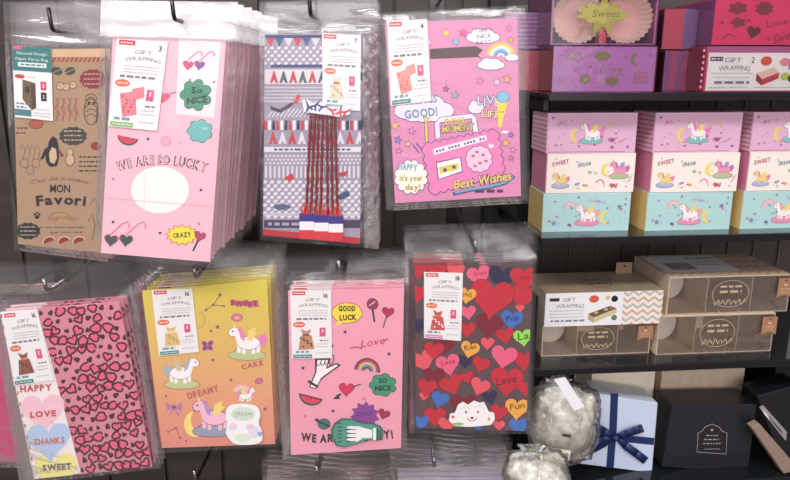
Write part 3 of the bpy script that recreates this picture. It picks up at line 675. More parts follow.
# ---- yellow to coral unicorn packet
def art_uni(A):
    PU = (146, 76, 130); LN = (176, 110, 130)
    for a, b in (((206, 310), (213, 305)), ((213, 305), (220, 295)), ((213, 305), (224, 306))): A.stroke([a, b], .7, (120, 90, 100), 2)
    for x, y, r in ((206, 310, 2), (213, 305, 1.8), (220, 295, 2.4), (224, 306, 1.6), (211, 331, 2), (217.5, 327, 2.6), (213, 360, 2.2), (231, 380, 2), (166, 396, 1.6), (265, 409, 2.4), (205, 421, 1.6)): A.star(x, y, r, PU, 3)
    A.poly([(230, 300), (258, 302), (259, 307), (231, 305)], (206, 90, 130), 2); A.text('SWEET', 244, 303.5, 5.5, (176, 64, 100), 3, bold=.05, fit=27, ang=-2, wob=.6)
    A.stroke(ell_pts(199, 320, 6, 8, 0, 14, -100, 100), .8, (190, 150, 90), 2)
    A.ell(237, 317.5, 5.4, 3.6, (226, 120, 150), 2, line=PU); A.ell(237, 318, 2.5, 1.4, (250, 190, 120), 3)
    for a in range(4): A.ell(207.5 + (3, -3, 2.5, -2.5)[a], 345.5 + (-2.4, -2, 2.4, 2.6)[a], 3, 2.2, (150, 70, 150), 3, rot=(-30, 30, 30, -30)[a])
    A.unicorn(247, 343, 1.6, 3, line=LN, cloud=(190, 206, 140)); A.unicorn(182, 373, 1.5, 3, line=LN, mane=(170, 180, 190), wing=(210, 190, 150), cloud=(196, 204, 140), flip=-1)
    A.text('CAKE', 252, 365, 4.6, (196, 96, 110), 3, bold=.04, fit=22, ang=12); A.text('DREAMY', 203, 392, 6.2, (190, 100, 100), 3, bold=.03, fit=32, ang=15)
    A.ell(259, 381, 3.6, 2.6, (214, 110, 150), 3, line=PU, rot=-20)
    for s_ in (-1, 1): A.poly([(174, 407), (174 + s_ * 8, 402), (174 + s_ * 7, 411)], (190, 120, 180), 3); A.stroke([(174, 408), (174 + s_ * 5, 416)], 1.3, (190, 120, 180), 3)
    A.ell(174, 407, 2, 2, PU, 4, n=8)
    P = ell_pts(195, 424, 11, 13, 0, 16, 80, 300); P2 = ell_pts(200, 420, 9, 11, 0, 16, 290, 95)
    A.poly(P + P2, (250, 222, 120), 3)
    rainbow(A, 242, 395, 10, 25, [(240, 170, 180), (246, 210, 140), (180, 210, 190), (190, 170, 210)], 3, 2)
    A.unicorn(213, 418, 1.75, 4, body=(248, 190, 210), line=PU, mane=(190, 140, 210), cloud=(150, 160, 180))
    A.unicorn(246, 396, .8, 4, line=PU, cloud=None, flip=-1)
    for a, b in (((168, 432), (176, 428)), ((176, 428), (180, 438))): A.stroke([a, b], .6, PU, 2)
    for x, y in ((168, 432), (176, 428), (180, 438), (186, 441)): A.star(x, y, 1.5, PU, 3)
def uni_extras(pl, root, O):
    mb = MB(); A = Art(lambda x, y, h: pl.hit(x, y, 0.002 + h), mb)
    def shape(k): return [(243 + rot2(a * k, b * k, 0)[0], 425 + b * k) for a, b in ((-16, -18), (-8, -21), (6, -21), (15, -18), (18, -10), (15, -2), (20, 8), (19, 17), (10, 20), (-8, 20), (-14, 14), (-18, 8), (-15, 0), (-18, -9))]
    def sm(P):
        o = []
        for i in range(len(P)):
            a, b = P[i], P[(i + 1) % len(P)]; o += [(a[0] * .75 + b[0] * .25, a[1] * .75 + b[1] * .25), (a[0] * .25 + b[0] * .75, a[1] * .25 + b[1] * .75)]
        return o
    fr = [pl.hit(x, y, 0.0032) for x, y in sm(shape(1))]; bk = [p + Vector((0, .0012, 0)) for p in fr]; mb.prism(fr, bk, mat((246, 244, 244)))
    A.fn = lambda x, y, h: pl.hit(x, y, 0.0032 + h)
    A.ell(243, 414, 12, 7, (214, 228, 208), 1); A.text('DREAM', 243, 414, 4.5, (150, 176, 150), 2, fit=17, arc=1.5)
    A.ell(233, 427, 4, 4, (240, 214, 226), 1); A.ell(254, 432, 6, 6, (226, 226, 240), 1); A.ell(243, 438, 8, 4, (220, 236, 210), 1); A.ell(250, 427, 4, 3, (244, 200, 220), 2); A.heart(260, 434, 3, (150, 170, 210), 2)
    mb.build('foam_sticker', root, origin=O)
plU = hang(0.785); zu0 = plU.hit(215, 445).z
UNI = ramp_mat('yellow_to_coral_print', [(0.0, (230, 140, 122)), (0.35, (232, 162, 116)), (0.65, (230, 184, 96)), (1.0, (226, 206, 70))], 0.0, plU.hit(215, 285).z - zu0)
packet('gift_bag_packet', 'yellow to coral gift bag packet printed with unicorns on clouds and white foam sticker', 'gift bag packet', 0.785,
       [(142, 291), (267, 280), (275, 444), (162, 448)], [(126, 262), (279, 254), (284, 446), (151, 454)], 0.145, (197, 272), art_uni,
       UNI, head=FILM_GREY, copies=5, step=0.013, group='unicorn print gift bag packets', back_label='yellow unicorn gift bag packet hanging behind the one with foam sticker',
       label_q=[(151.5, 290), (192, 288.5), (199, 352), (159, 356)], label_fn=label_art('16', pic_bag((226, 190, 120), (190, 150, 90), (240, 220, 150)), TEAL, 11), extras=uni_extras, seed=6, lift=0.005)

# ---- pink good luck packet
def art_luck(A):
    A.poly([(338, 322), (345, 317), (343, 322)], (250, 220, 70), 3.2); A.ell(347, 313, 15, 10, (250, 220, 60), 3, line=INK); A.poly([(334, 327), (340, 318), (347, 321)], (250, 220, 60), 3)
    A.text('GOOD', 347, 308.5, 5, INK, 4, bold=.05, fit=17); A.text('LUCK', 348, 317.5, 5, INK, 4, bold=.05, fit=17, ang=3)
    lolly(A, 372.5, 304, 5.4, (150, 50, 80), (236, 190, 200), 2, 18); A.stroke([(387, 315), (383, 328)], 1.3, (110, 90, 80), 2); A.heart(388, 312, 5.6, (190, 40, 80), 3, rot=8, line=(110, 30, 60))
    A.text('Love', 372, 342, 7.4, (206, 50, 90), 3, shear=.35, fit=24, ang=10); A.stroke([(350, 348), (358, 347), (362, 349)], 1.2, (206, 50, 90), 3); A.stroke([(383, 341), (388, 339)], 1.1, (206, 50, 90), 3)
    rainbow(A, 367, 371, 12, 8, [(110, 70, 80), (200, 80, 100), (236, 190, 110), (110, 150, 180), (110, 80, 100)], 3, 2.1)
    for x, y in ((303, 368), (345, 332), (389, 354), (333, 411), (332, 346)): A.star(x, y, 2.4, (90, 60, 80), 2, rot=15)
    for x, y in ((364, 399), (305, 416)): A.star(x, y, 2.4, (226, 120, 110), 2)
    # raised hand
    W = (252, 240, 240)
    A.poly([(309, 387), (316, 389), (322, 379), (330, 373), (341, 365), (336, 363), (327, 367), (331, 357), (315, 357), (315, 372)], INK, 2.2)
    A.poly([(310.5, 386.5), (316, 388), (321, 378), (329, 372), (338, 365.5), (336, 364.5), (326, 369), (328, 360), (317, 360), (316.5, 372)], W, 3)
    for i in range(4): A.stroke(ell_pts(319 + i * 4.2, 361 - i * .4, 2.1, 5, 15, 12), .8, INK, 4, True)
    A.stroke([(308, 381), (318, 387)], 2.4, INK, 4)
    A.blob(383, 385, 12, 10, (62, 150, 116), 3, 7, .12, line=(40, 80, 66)); A.text('SO', 383, 380.5, 4.4, (12, 40, 32), 4.5, fit=8, bold=.03); A.text('NICE', 383, 388, 5, (12, 40, 32), 4.5, fit=16, ang=3, bold=.03)
    A.heart(346.5, 389, 7.2, (224, 44, 84), 3, rot=4, line=(110, 30, 60)); A.stroke([(335, 398), (341, 394)], 2, INK, 3); A.stroke([(353, 387), (361, 384)], 1.1, INK, 3); A.poly([(333, 399), (338, 394), (340, 399)], INK, 3)
    watermelon(A, 311, 396, 12, 14); A.stroke([(299, 394), (322, 400)], 1, INK, 4)
    A.star(365, 416, 15, (140, 66, 150), 3, n=11, k=.74, rot=5); A.text('CRAZY', 365, 414, 4, (80, 40, 90), 4, fit=18); A.heart(384, 414, 5.4, (176, 40, 74), 4, rot=20, line=(90, 30, 60))
    A.ell(324, 424, 6, 5, (60, 120, 106), 3, line=INK); A.stroke([(315, 420), (324, 424), (330, 426.5)], 1.4, INK, 4); A.heart(317, 420, 2, INK, 4)
    A.text('WE ARE SO LUCKY!', 347, 437, 7.6, (64, 56, 62), 3, bold=.05, fit=92, arc=-2.5, ang=2, wob=.4)
def luck_extras(pl, root, O):
    P = [(334, 424), (341, 419), (352, 419), (362, 423), (374, 424), (380, 426), (383, 430), (383, 437), (379, 440), (368, 440), (356, 444), (345, 447), (336, 446), (332, 438), (331, 430)]
    mb = MB(); k = lambda s: [(357 + (x - 357) * s, 433 + (y - 433) * s) for x, y in P]
    fr = [pl.hit(x, y, 0.0030) for x, y in k(1)]; bk = [p + Vector((0, .0012, 0)) for p in fr]; mb.prism(fr, bk, mat((44, 104, 90)))
    A = Art(lambda x, y, h: pl.hit(x, y, 0.0030 + h), mb)
    A.poly(k(.93), (82, 156, 136), 1)
    A.poly([(352, 427), (358, 426), (364, 428), (372, 430), (372, 438), (363, 438), (357, 442), (350, 442), (354, 435)], (246, 240, 238), 2)
    for i in range(4): A.poly(ell_pts(352, 427.5 + i * 4, 5.4, 1.6, 0, 10), (246, 240, 238), 2.5); A.stroke([(346, 429.5 + i * 4), (356, 429.5 + i * 4)], .7, (40, 60, 60), 3.2)
    A.rect(373, 428, 376, 440, (250, 246, 244), 3); A.rect(377, 428, 378.3, 440, (36, 70, 64), 3); A.rect(379.4, 430, 380.6, 439, (36, 70, 64), 3)
    for i in range(6): A.stroke([(342, 424 + i * 3.4), (337, 423 + i * 3.8)], 1, (30, 74, 66), 3)
    mb.build('foam_sticker', root, origin=O)
packet('gift_bag_packet', 'pink gift bag packet with yellow speech bubble and green light bulb sticker', 'gift bag packet', 0.78,
       [(288, 291), (404, 289), (401, 448), (291, 455)], [(272, 262), (409, 255), (407, 452), (283, 460)], 0.17, (340, 268), art_luck,
       (246, 160, 182), head=FILM_GREY, copies=3, step=0.012, group='pink speech bubble gift bag packets', back_label='pink gift bag packet hanging behind the one with light bulb sticker',
       label_q=[(290, 290.5), (331, 290), (332, 358), (292, 359)], label_fn=label_art('16', pic_bag((200, 140, 100), (70, 50, 50), (100, 90, 130)), TEAL, 13), extras=luck_extras, seed=7, lift=0.005)

# ---- heart packet
def art_hearts(A):
    C = dict(r=(206, 34, 52), d=(128, 24, 42), p=(240, 92, 130), c=(238, 84, 96), n=(40, 36, 74), b=(60, 110, 196), y=(246, 170, 60), g=(150, 224, 80))
    L = [(418, 270, 9, 'r', 0), (418, 293, 10, 'r', 10), (419, 325, 9, 'n', 0), (492, 297, 22, 'r', 8), (479, 275, 12, 'p', -14), (502, 277, 14, 'n', 6), (524, 278, 14, 'r', 0), (467, 295, 9, 'y', 10),
         (522, 296, 13, 'r', 12), (512, 319, 11, 'b', 5), (520, 308, 4.5, 'c', 0), (468, 312, 8, 'p', -6), (489, 325, 14, 'd', 10), (505, 335, 9, 'r', -10), (523, 337, 9.5, 'g', -8), (467, 329, 9, 'r', 0),
         (444, 345, 11, 'd', 10), (470, 349, 9.5, 'y', 14), (487.5, 343, 7, 'c', 4), (504, 356, 13, 'p', 10), (524, 360, 11, 'r', 0), (448, 364, 12, 'p', -12), (423, 360, 12, 'c', -20), (434, 350, 10, 'r', 4), (465, 361, 8, 'n', 0),
         (481, 364, 9, 'r', 16), (434, 376, 11, 'd', 0), (507, 380, 16.5, 'r', 4), (451, 384, 11.5, 'r', -20), (467, 377, 7, 'r', -16), (480, 386, 10, 'c', 20), (427, 387, 10, 'r', 10), (424, 396, 5, 'c', 0), (440, 399, 9, 'b', 16),
         (464, 405, 14, 'd', 0), (490, 397, 8, 'n', -14), (435, 416, 11, 'r', 0), (421, 422, 8, 'b', 0), (517, 408, 12, 'y', 4), (499, 412, 9, 'r', 12), (519, 426, 10, 'b', 0), (499, 425, 6, 'c', 0), (526, 388, 9, 'r', 0), (456, 270, 9, 'c', 0), (437, 270, 10, 'r', 0), (447, 424, 9, 'c', 0), (478, 424, 8, 'b', 0)]
    for i, (x, y, r, c, a) in enumerate(L): A.heart(x, y, r * 1.02, C[c], 1.5 + .35 * (i % 4), rot=a, line=(96, 26, 36) if c in 'rc' else None, lw=.5)
    for t, x, y, h, f, c in (('Love', 506, 380, 8, 20, (120, 14, 30)), ('Fun', 517, 406, 6, 15, (120, 70, 30)), ('Kiss', 470, 347, 5, 12, (120, 60, 30)), ('Love', 448, 362, 4.6, 14, (180, 40, 80)), ('Pop', 512, 318, 5, 13, (30, 50, 110)), ('La', 523, 336, 7, 11, (50, 110, 40)), ('Hug', 467, 294, 5, 9, (130, 80, 30)), ('Sweet', 480, 273, 4, 13, (190, 40, 90)), ('Love', 523, 278, 4, 13, (150, 10, 30))):
        A.text(t, x, y, h, c, 4.5, fit=f, ang=10, bold=.01, shear=.1)
def hearts_extras(pl, root, O):
    P = [(449, 421), (450, 414), (455, 413), (458, 405), (463, 402), (468, 405), (474, 401), (480, 403), (484, 402), (487, 408), (489, 412), (494, 413), (495, 419), (491, 425), (470, 427), (455, 426)]
    mb = MB(); fr = [pl.hit(x, y, 0.0030) for x, y in P]; bk = [p + Vector((0, .0012, 0)) for p in fr]; mb.prism(fr, bk, mat((246, 244, 242)))
    A = Art(lambda x, y, h: pl.hit(x, y, 0.0030 + h), mb)
    A.ell(472, 418, 1.8, 1.4, (210, 60, 60), 1, n=8); A.ell(466, 412, 1, 1.3, INK, 1, n=8); A.ell(478, 412, 1, 1.3, INK, 1, n=8); A.arc(472, 416, 5, .6, INK, 1, 200, 340)
    A.ell(458, 424, 6, 1.6, (150, 200, 110), 1); A.ell(453, 417, 1.6, 1.6, (220, 80, 70), 1, n=8); A.ell(489, 419, 1.6, 2, (226, 170, 70), 1, n=8); A.stroke([(460, 410), (465, 406), (470, 409)], .5, GREY, 1); A.stroke([(474, 408), (479, 405), (484, 409)], .5, GREY, 1)
    mb.build('foam_sticker', root, origin=O)
packet('gift_bag_packet', 'clear gift bag packet covered in red, blue and yellow heart print', 'gift bag packet', 0.79,
       [(415, 266), (533, 264), (526, 431), (416, 428)], [(405, 236), (538, 231), (532, 434), (409, 433)], 0.17, (473, 247), art_hearts,
       (92, 70, 74), head=FILM_GREY, copies=5, step=0.011, group='heart print gift bag packets', back_label='heart print gift bag packet hanging behind the white cloud sticker one',
       label_q=[(424, 272), (463, 273), (461, 341), (424, 338)], label_fn=label_art('18', pic_bag((206, 80, 80), (250, 220, 220), (226, 110, 60)), (220, 110, 180), 15), extras=hearts_extras, seed=8, lift=0.005)

# ---- third tier, tops only in view
def plain_packet(label, Y, q, film, hook, base, copies, head, group, back, seed):
    def art(A):
        (ax, ay), (bx, by), _, _ = q
        for i in range(24): A.heart(ax + 8 + (i * 29) % (bx - ax - 14), ay + 10 + i * 7, 4, (236, 216, 222), 1.5)
    packet('gift_bag_packet', label, 'gift bag packet', Y, q, film, .2, hook, art, base, head=head, copies=copies, step=.012, group=group, back_label=back, seed=seed,
           label_q=[(q[0][0] + 3, q[0][1] + 3), (q[0][0] + 43, q[0][1] + 3), (q[0][0] + 43, q[0][1] + 70), (q[0][0] + 3, q[0][1] + 70)], label_fn=label_art('10', pic_bag((206, 160, 150), (150, 90, 90)), TEAL, seed))
plain_packet('lower tier packet with pinkish clear header below the light bulb sticker packet', .80, [(268, 502), (383, 500), (380, 660), (272, 662)], [(261, 460), (390, 457), (386, 666), (268, 668)], (318, 471), (226, 176, 190), 3, FILM_GREY, 'lower tier pink header packets', 'pinkish packet hanging behind the lowest tier front below light bulb packet', 21)
plain_packet('lower tier packet with silvery clear header below the heart print packet', .80, [(398, 490), (508, 488), (506, 650), (400, 652)], [(389, 448), (512, 442), (512, 656), (394, 658)], (434, 462), (196, 186, 206), 4, FILM_GREY, 'lower tier silvery header packets', 'silvery packet hanging behind the lowest tier front below heart print packet', 22)
packet('gift_bag_packet', 'dark pink packet edge hanging behind the leopard heart packet', 'gift bag packet', .86, [(-60, 330), (18, 332), (21, 462), (-50, 460)], [(-70, 300), (26, 300), (30, 468), (-60, 466)], .12, None, None, (206, 66, 120), copies=2, step=.015, head=FILM_GREY, group='dark pink packets at the shelf end', back_label='dark pink packet behind the first dark pink one', seed=23)

for hx, hy, Yf, lb in ((55, 31, .787, 'dark wire hook carrying the kraft penguin packets'), (176, 20, .722, 'dark wire hook carrying the pale pink white oval packets'), (311, 15, .765, 'dark wire hook carrying the tricolour packets'),
                       (49, 290, .765, 'metal wire hook carrying the leopard heart packets'), (197, 277, .77, 'metal wire hook carrying the yellow unicorn packets'), (340, 272, .765, 'metal wire hook carrying the pink speech bubble packets'),
                       (475, 252, .775, 'metal wire hook carrying the heart print packets'), (197, 478, .80, 'empty metal wire hook below the yellow unicorn packet'), (318, 474, .785, 'metal wire hook carrying the lower pinkish packets'), (434, 465, .785, 'metal wire hook carrying the lower silvery packets')):
    wire_hook(hx, hy, Yf, lb, tip=.024 if hy < 60 else .016)
wire_hook(455, -22, .755, 'wire hook above the bright pink sticker print packet')
wire_hook(-18, 312, .85, 'wire hook carrying the dark pink packets')

# ------------------------------------------------------------------ shelving on the right
YAW = R(5)
S0 = CAM + ray(540, 240) * (0.86 / ray(540, 240).y)
SH = Plane(S0, YAW)
def sl(px, py, d=0.0): return SH.loc(SH.hit(px, py, -d))
sL = sl(533, 240)[0]; sR = sl(800, 240)[0] + 0.16
zS1 = sl(600, 92)[2]; zS2 = sl(590, 231)[2]; zS3 = sl(600, 356)[2]; zS4 = sl(620, 471)[2]
RZ = Matrix.Rotation(YAW, 4, 'Z')
def shelf_obj(name, z, label):
    root = empty(name, SH.world((sL + sR) / 2, 0, z), YAW, label=label, cat='shelf', group='smoked glass shelves')
    hw = (sR - sL) / 2
    m = MB(); m.box(-hw, hw, -0.032, 0.22, -0.006, 0, SMOKE); bevel(m.build('glass_panel', root))
    m = MB(); m.box(-hw, hw, -0.036, -0.0325, -0.009, 0.0004, mat((26, 26, 30), .25)); bevel(m.build('front_edge', root), .0008)
    for s in (-1, 1):
        m = MB(); m.box(s * hw * .97 - .003, s * hw * .97 + .003, 0.0, 0.219, -.022, -.0062, mat((40, 38, 40), .4)); m.build('bracket', root)
    return root
for z, lb in ((zS1, 'smoked glass shelf under the purple and red boxes'), (zS2, 'smoked glass shelf under the pastel unicorn boxes'), (zS3, 'smoked glass shelf under the kraft window boxes'), (zS4, 'smoked glass shelf under ribbon box and black box')):
    shelf_obj('glass_shelf', z, lb)
PANB = noise_mat('dark_shelf_back', (66, 57, 54), (88, 77, 72), (8, 8, 8), .6)
m = MB(); hw = (sR - sL) / 2 + .01; m.box(-hw, hw, 0, .02, -(zS4), 2.2 - zS4, PANB)
for i in range(12): m.box(-hw + i * hw / 6 + .001, -hw + i * hw / 6 + .004, -.003, 0, -.3, .6, mat((92, 82, 76), .5))
o = m.build('wall_alcove', kind='structure'); o.location = SH.world((sL + sR) / 2, .222, zS4); o.rotation_euler = (0, 0, YAW)
root = empty('upright_post', SH.world(sL - .012, .19, 0), YAW, label='dark metal upright post between hanging packets and shelves', cat='post')
m = MB(); m.box(-.011, .011, 0, .03, 0, 2.15, mat((36, 33, 35), .4, .3)); m.build('post', root)
m = MB()
for i in range(46): m.box(-.003, .003, -.0012, 0, .6 + i * .03, .615 + i * .03, BLACKM)
m.build('slot_strip', root)
root = empty('shelf_divider', SH.world(sL + .001, 0, zS3), YAW, label='clear acrylic side panel beside the kraft window boxes', cat='divider')
m = MB(); m.box(-.001, .001, -.03, .2, .001, .098, ACRYL); m.build('panel', root)

# ---- generic shelf box
def shelf_box(name, label, cat, x0, x1, y0, y1, d, depth, z0, mats, group=None, art=None, W=None, H=None, yaw=0, bev=.0006, body='carton', build=None, h=None):
    """x0..x1, y0..y1 read on the front face at depth d; z0 is what it stands on"""
    a0 = sl(x0, (y0 + y1) / 2, d)[0]; a1 = sl(x1, (y0 + y1) / 2, d)[0]
    h = h or abs(sl((x0 + x1) / 2, y0, d)[2] - sl((x0 + x1) / 2, y1, d)[2]); w_ = a1 - a0
    root = empty(name, SH.world((a0 + a1) / 2, d, z0), YAW + yaw, label=label, cat=cat, group=group)
    W = W or (x1 - x0); H = H or (y1 - y0)
    if build: build(root, w_, h, depth)
    else:
        m = MB(); m.box(-w_ / 2, w_ / 2, 0, depth, 0, h, None, faces=mats)
        if art:
            for side, fn in art.items():
                if side == 'front': A = Art(lambda x, y, e: Vector(((x / W - .5) * w_, -e, h * (1 - y / H))), m, clip=[(0, 0), (W, 0), (W, H), (0, H)])
                elif side == 'left': A = Art(lambda x, y, e: Vector((-w_ / 2 - e, depth * (1 - x / W), h * (1 - y / H))), m, clip=[(0, 0), (W, 0), (W, H), (0, H)])
                elif side == 'top': A = Art(lambda x, y, e: Vector(((x / W - .5) * w_, depth * (1 - y / H), h + e)), m, clip=[(0, 0), (W, 0), (W, H), (0, H)])
                fn(A)
        m.build(body, root)
    root['_top'] = z0 + h
    return root, w_, h
def six(front, side=None, top=None):   # bottom top front back -x +x
    f = mat(front) if isinstance(front, tuple) else front; s = mat(side) if side else f; t = mat(top) if top else f
    return [f, t, f, f, s, s]

# ---- pastel unicorn boxes
def sprinkle(A, seed, n, cols, W=90, H=40):
    q = random.Random(seed)
    for i in range(n):
        x, y = q.uniform(4, W - 4), q.uniform(4, H - 4); c = q.choice(cols); k = q.random()
        if k < .4: A.star(x, y, q.uniform(1, 2), c, 1.5)
        elif k < .6: A.heart(x, y, q.uniform(1.2, 2.2), c, 1.5, rot=q.uniform(-20, 20))
        else: A.ell(x, y, .6, .6, c, 1.5, n=6)
def moon(A, x, y, r, c, L=3): A.poly(ell_pts(x, y, r * .8, r, 0, 14, 80, 280) + ell_pts(x + r * .45, y, r * .7, r * .82, 0, 14, 265, 95), c, L)
def art_pinkbox(A):
    sprinkle(A, 1, 34, [(176, 90, 160), (160, 90, 170), (226, 150, 120), (200, 110, 170)])
    moon(A, 29, 22, 7, (246, 214, 120)); A.unicorn(45, 20, 1.0, 3, cloud=(130, 196, 196)); A.arc(64, 14, 4, 1, (240, 180, 110), 2, 0, 180, 20); A.heart(66, 27, 3, (170, 80, 150), 2, rot=10); A.stroke([(72, 30), (80, 26)], .7, (160, 90, 170), 2)
    A.stroke([(2, 38.6), (80, 38.6)], .5, (200, 80, 130), 2); A.text('LOVE', 14, 10, 3, (206, 110, 170), 2, fit=9, ang=20)
def art_creambox(A):
    sprinkle(A, 2, 26, [(206, 110, 150), (226, 170, 110), (150, 180, 190)])
    A.text('SWEET', 14, 9, 4, (196, 96, 130), 3, bold=.03, fit=17, ang=12); A.text('DREAM', 38, 11, 3.6, (120, 140, 160), 3, bold=.03, fit=13, ang=10)
    A.unicorn(15, 27, .75, 3, body=(246, 216, 130), cloud=(170, 186, 226), mane=(236, 140, 170)); moon(A, 61, 17, 7, (246, 222, 110)); A.unicorn(74, 17, .85, 3, body=(246, 150, 180), cloud=(170, 206, 140), mane=(200, 110, 190), wing=(170, 150, 210))
    A.heart(44, 19, 2.2, (160, 200, 130), 3); A.arc(55, 31, 4, 1.4, (240, 130, 170), 3, 0, 180, 10); A.heart(68, 33, 3, (200, 90, 110), 3, rot=15); A.ell(32, 31, 3, 1.4, (160, 160, 200), 3, rot=-20); A.text('HAPPY', 86, 26, 2.6, (190, 120, 160), 2, fit=9, ang=60)
def art_mintbox(A):
    sprinkle(A, 3, 30, [(150, 120, 170), (206, 150, 160), (120, 150, 176)])
    A.unicorn(46, 23, 1.05, 3, cloud=(240, 150, 180), mane=(240, 170, 150)); moon(A, 65, 26, 7, (238, 226, 120)); rainbow(A, 28, 15, 6, -20, [(236, 170, 190), (244, 206, 180), (230, 190, 220)], 3, 1.5); A.text('HAPPY', 56, 9, 3.2, (206, 150, 170), 3, fit=18, ang=-12)
    A.star(79, 15, 3.4, (130, 130, 180), 3); A.star(12, 31, 3.4, (140, 140, 190), 3); A.ell(28, 33, 2, 1.6, (140, 90, 150), 3)
def stripes(c1, c2):
    def fn(A):
        for i in range(10): A.rect(0, i * 10, 200, i * 10 + 4.6, c1, 1); 
    return fn
def side_stripes(A):
    for i in range(9): A.rect(0, i * 4.6, 90, i * 4.6 + 2.1, (250, 220, 232), 1)
PB = [('pink', (232, 182, 212), (236, 160, 192), art_pinkbox, side_stripes), ('cream', (250, 238, 228), (236, 150, 182), art_creambox, None), ('mint', (178, 220, 220), (236, 208, 134), art_mintbox, None)]
spots = [(541, 629, 0.0, 'in the stack nearest the hanging packets'), (643, 735, -.006, 'in the middle stack of three'), (738, 832, -.006, 'in the stack cut off by the picture edge')]
wB = sl(638, 150, 0)[0] - sl(549, 150, 0)[0]
for si, (x0, x1, d, where) in enumerate(spots):
    z = zS2
    for k, (nm, c, sc_, fn, sfn, *_u) in enumerate(list(reversed(PB))):
        yb = (232, 192, 152)[k]; yt = (194, 153, 112)[k]
        h = sl(590, yt, 0)[2] - sl(590, yb, 0)[2]
        if si == 0:
            art = {'front': fn}
            if sfn: art['left'] = sfn
            a0 = sl(542.5, 213, 0)[0]
            root = empty('gift_box', SH.world(a0 + wB / 2 + (.0, .002, .0)[k], d, z), YAW, label='%s unicorn print gift box %s' % (nm, where), cat='gift box', group='pastel unicorn gift boxes')
            m = MB(); m.box(-wB / 2, wB / 2, 0, .064, 0, h, None, faces=six(c, sc_, c)); 
            for side, f in art.items():
                if side == 'front': A = Art(lambda x, y, e: Vector(((x / 90 - .5) * wB, -e, h * (1 - y / 40))), m, clip=[(0, 0), (90, 0), (90, 40), (0, 40)])
                else: A = Art(lambda x, y, e: Vector((-wB / 2 - e, .064 * (1 - x / 90), h * (1 - y / 40))), m, clip=[(0, 0), (90, 0), (90, 40), (0, 40)])
                f(A)
            A = Art(lambda x, y, e: Vector(((x / 90 - .5) * wB, -e, h * (1 - y / 40))), m)
            A.stroke([(.5, .5), (.5, 39.5)], .5, (214, 130, 160) if nm != 'mint' else (220, 190, 110), 3); A.stroke([(.5, .8), (89.5, .8)], .4, (250, 235, 240), 3)
            m.build('carton', root)
            m = MB(); m.box(-wB / 2 + .002, wB / 2 - .002, .001, .062, h - .0012, h + .0003, mat(tuple(min(255, v + 6) for v in c))); m.build('lid_flap', root)
            PB[2 - k] = (*PB[2 - k][:5], root, h)
        else:
            src = PB[2 - k][5]; a0 = sl(x0 + 1.5, 213, d)[0]
            copy_tree(src, SH.world(a0 + wB * 1.04 / 2 + (.0, .002, .001)[k], d + (.001, 0, .002)[k], z), (0, 0, YAW + R((.6, -.5, .4)[k])), label='%s unicorn print gift box %s' % (nm, where))
            bpy.context.view_layer.update()
        z += h + .0006

# ---- window cartons on the top shelf
def art_gold(cg):
    def fn(A):
        A.arc(20, 12, 7, 1.2, cg, 2, 0, 180); A.ell(20, 12, 3, 2, cg, 2); A.ell(47, 9, 8, 4.5, cg, 2); A.text('Love', 56, 22, 7, cg, 2, shear=.3, fit=22, ang=5)
        moon(A, 80, 12, 6, cg, 2); A.star(32, 32, 6, cg, 2, n=6, k=.6); A.heart(32, 32, 3, (150, 150, 60), 3); A.blob(58, 34, 6, 4, cg, 2, 6, .2); A.arc(66, 30, 4, 1, cg, 2, 0, 200); A.rect(80, 25, 93, 36, cg, 2); A.rect(81, 26, 92, 35, (206, 110, 190), 3); A.text('LOVE', 86.5, 30.5, 3, cg, 4, fit=8)
        for x, y in ((6, 8), (36, 20), (70, 10), (8, 34), (94, 8), (46, 40), (22, 24)): A.star(x, y, 1.6, cg, 2)
    return fn
def window_carton(root, w_, h, dp, tray=(196, 96, 180), tray_in=(206, 40, 90), front_h=1.0, inner=None, artf=None):
    m = MB(); t = .0015
    m.box(-w_ / 2, w_ / 2, 0, dp, 0, t, mat(tray_in)); m.box(-w_ / 2, w_ / 2, dp - t, dp, t, h, mat(tray_in))
    m.box(-w_ / 2, -w_ / 2 + t, 0, dp - t, t, h, mat(tray_in)); m.box(w_ / 2 - t, w_ / 2, 0, dp - t, t, h, mat(tray_in)); m.build('tray', root)
    return root
CLEARBOX = film_mat('clear_carton_film', haze=.02, bump=.08, hazecol=(230, 220, 235), rough=.06, refl=1.0)
def top_box(label, x0, x1, y0, y1, d, dp, z0, front, side, art=None, group='gold print window boxes', W=100, H=44, frontfilm=False):
    r, w_, h = shelf_box('window_gift_box', label, 'gift box', x0, x1, y0, y1, d, dp, z0, six(front, side), art={'front': art} if art else None, W=W, H=H, group=group)
    m = MB(); g = .0012; m.box(-w_ / 2 - g, w_ / 2 + g, -g, dp + g, .0004, h + .001, CLEARBOX); m.build('clear_cover', r)
    return r, w_, h
r1, w1, h1 = top_box('purple gift box with gold print directly on the top shelf', 553, 655, 46, 91, .004, .10, zS1 + .0004, (198, 120, 196), (206, 50, 92), art_gold((146, 130, 84)))
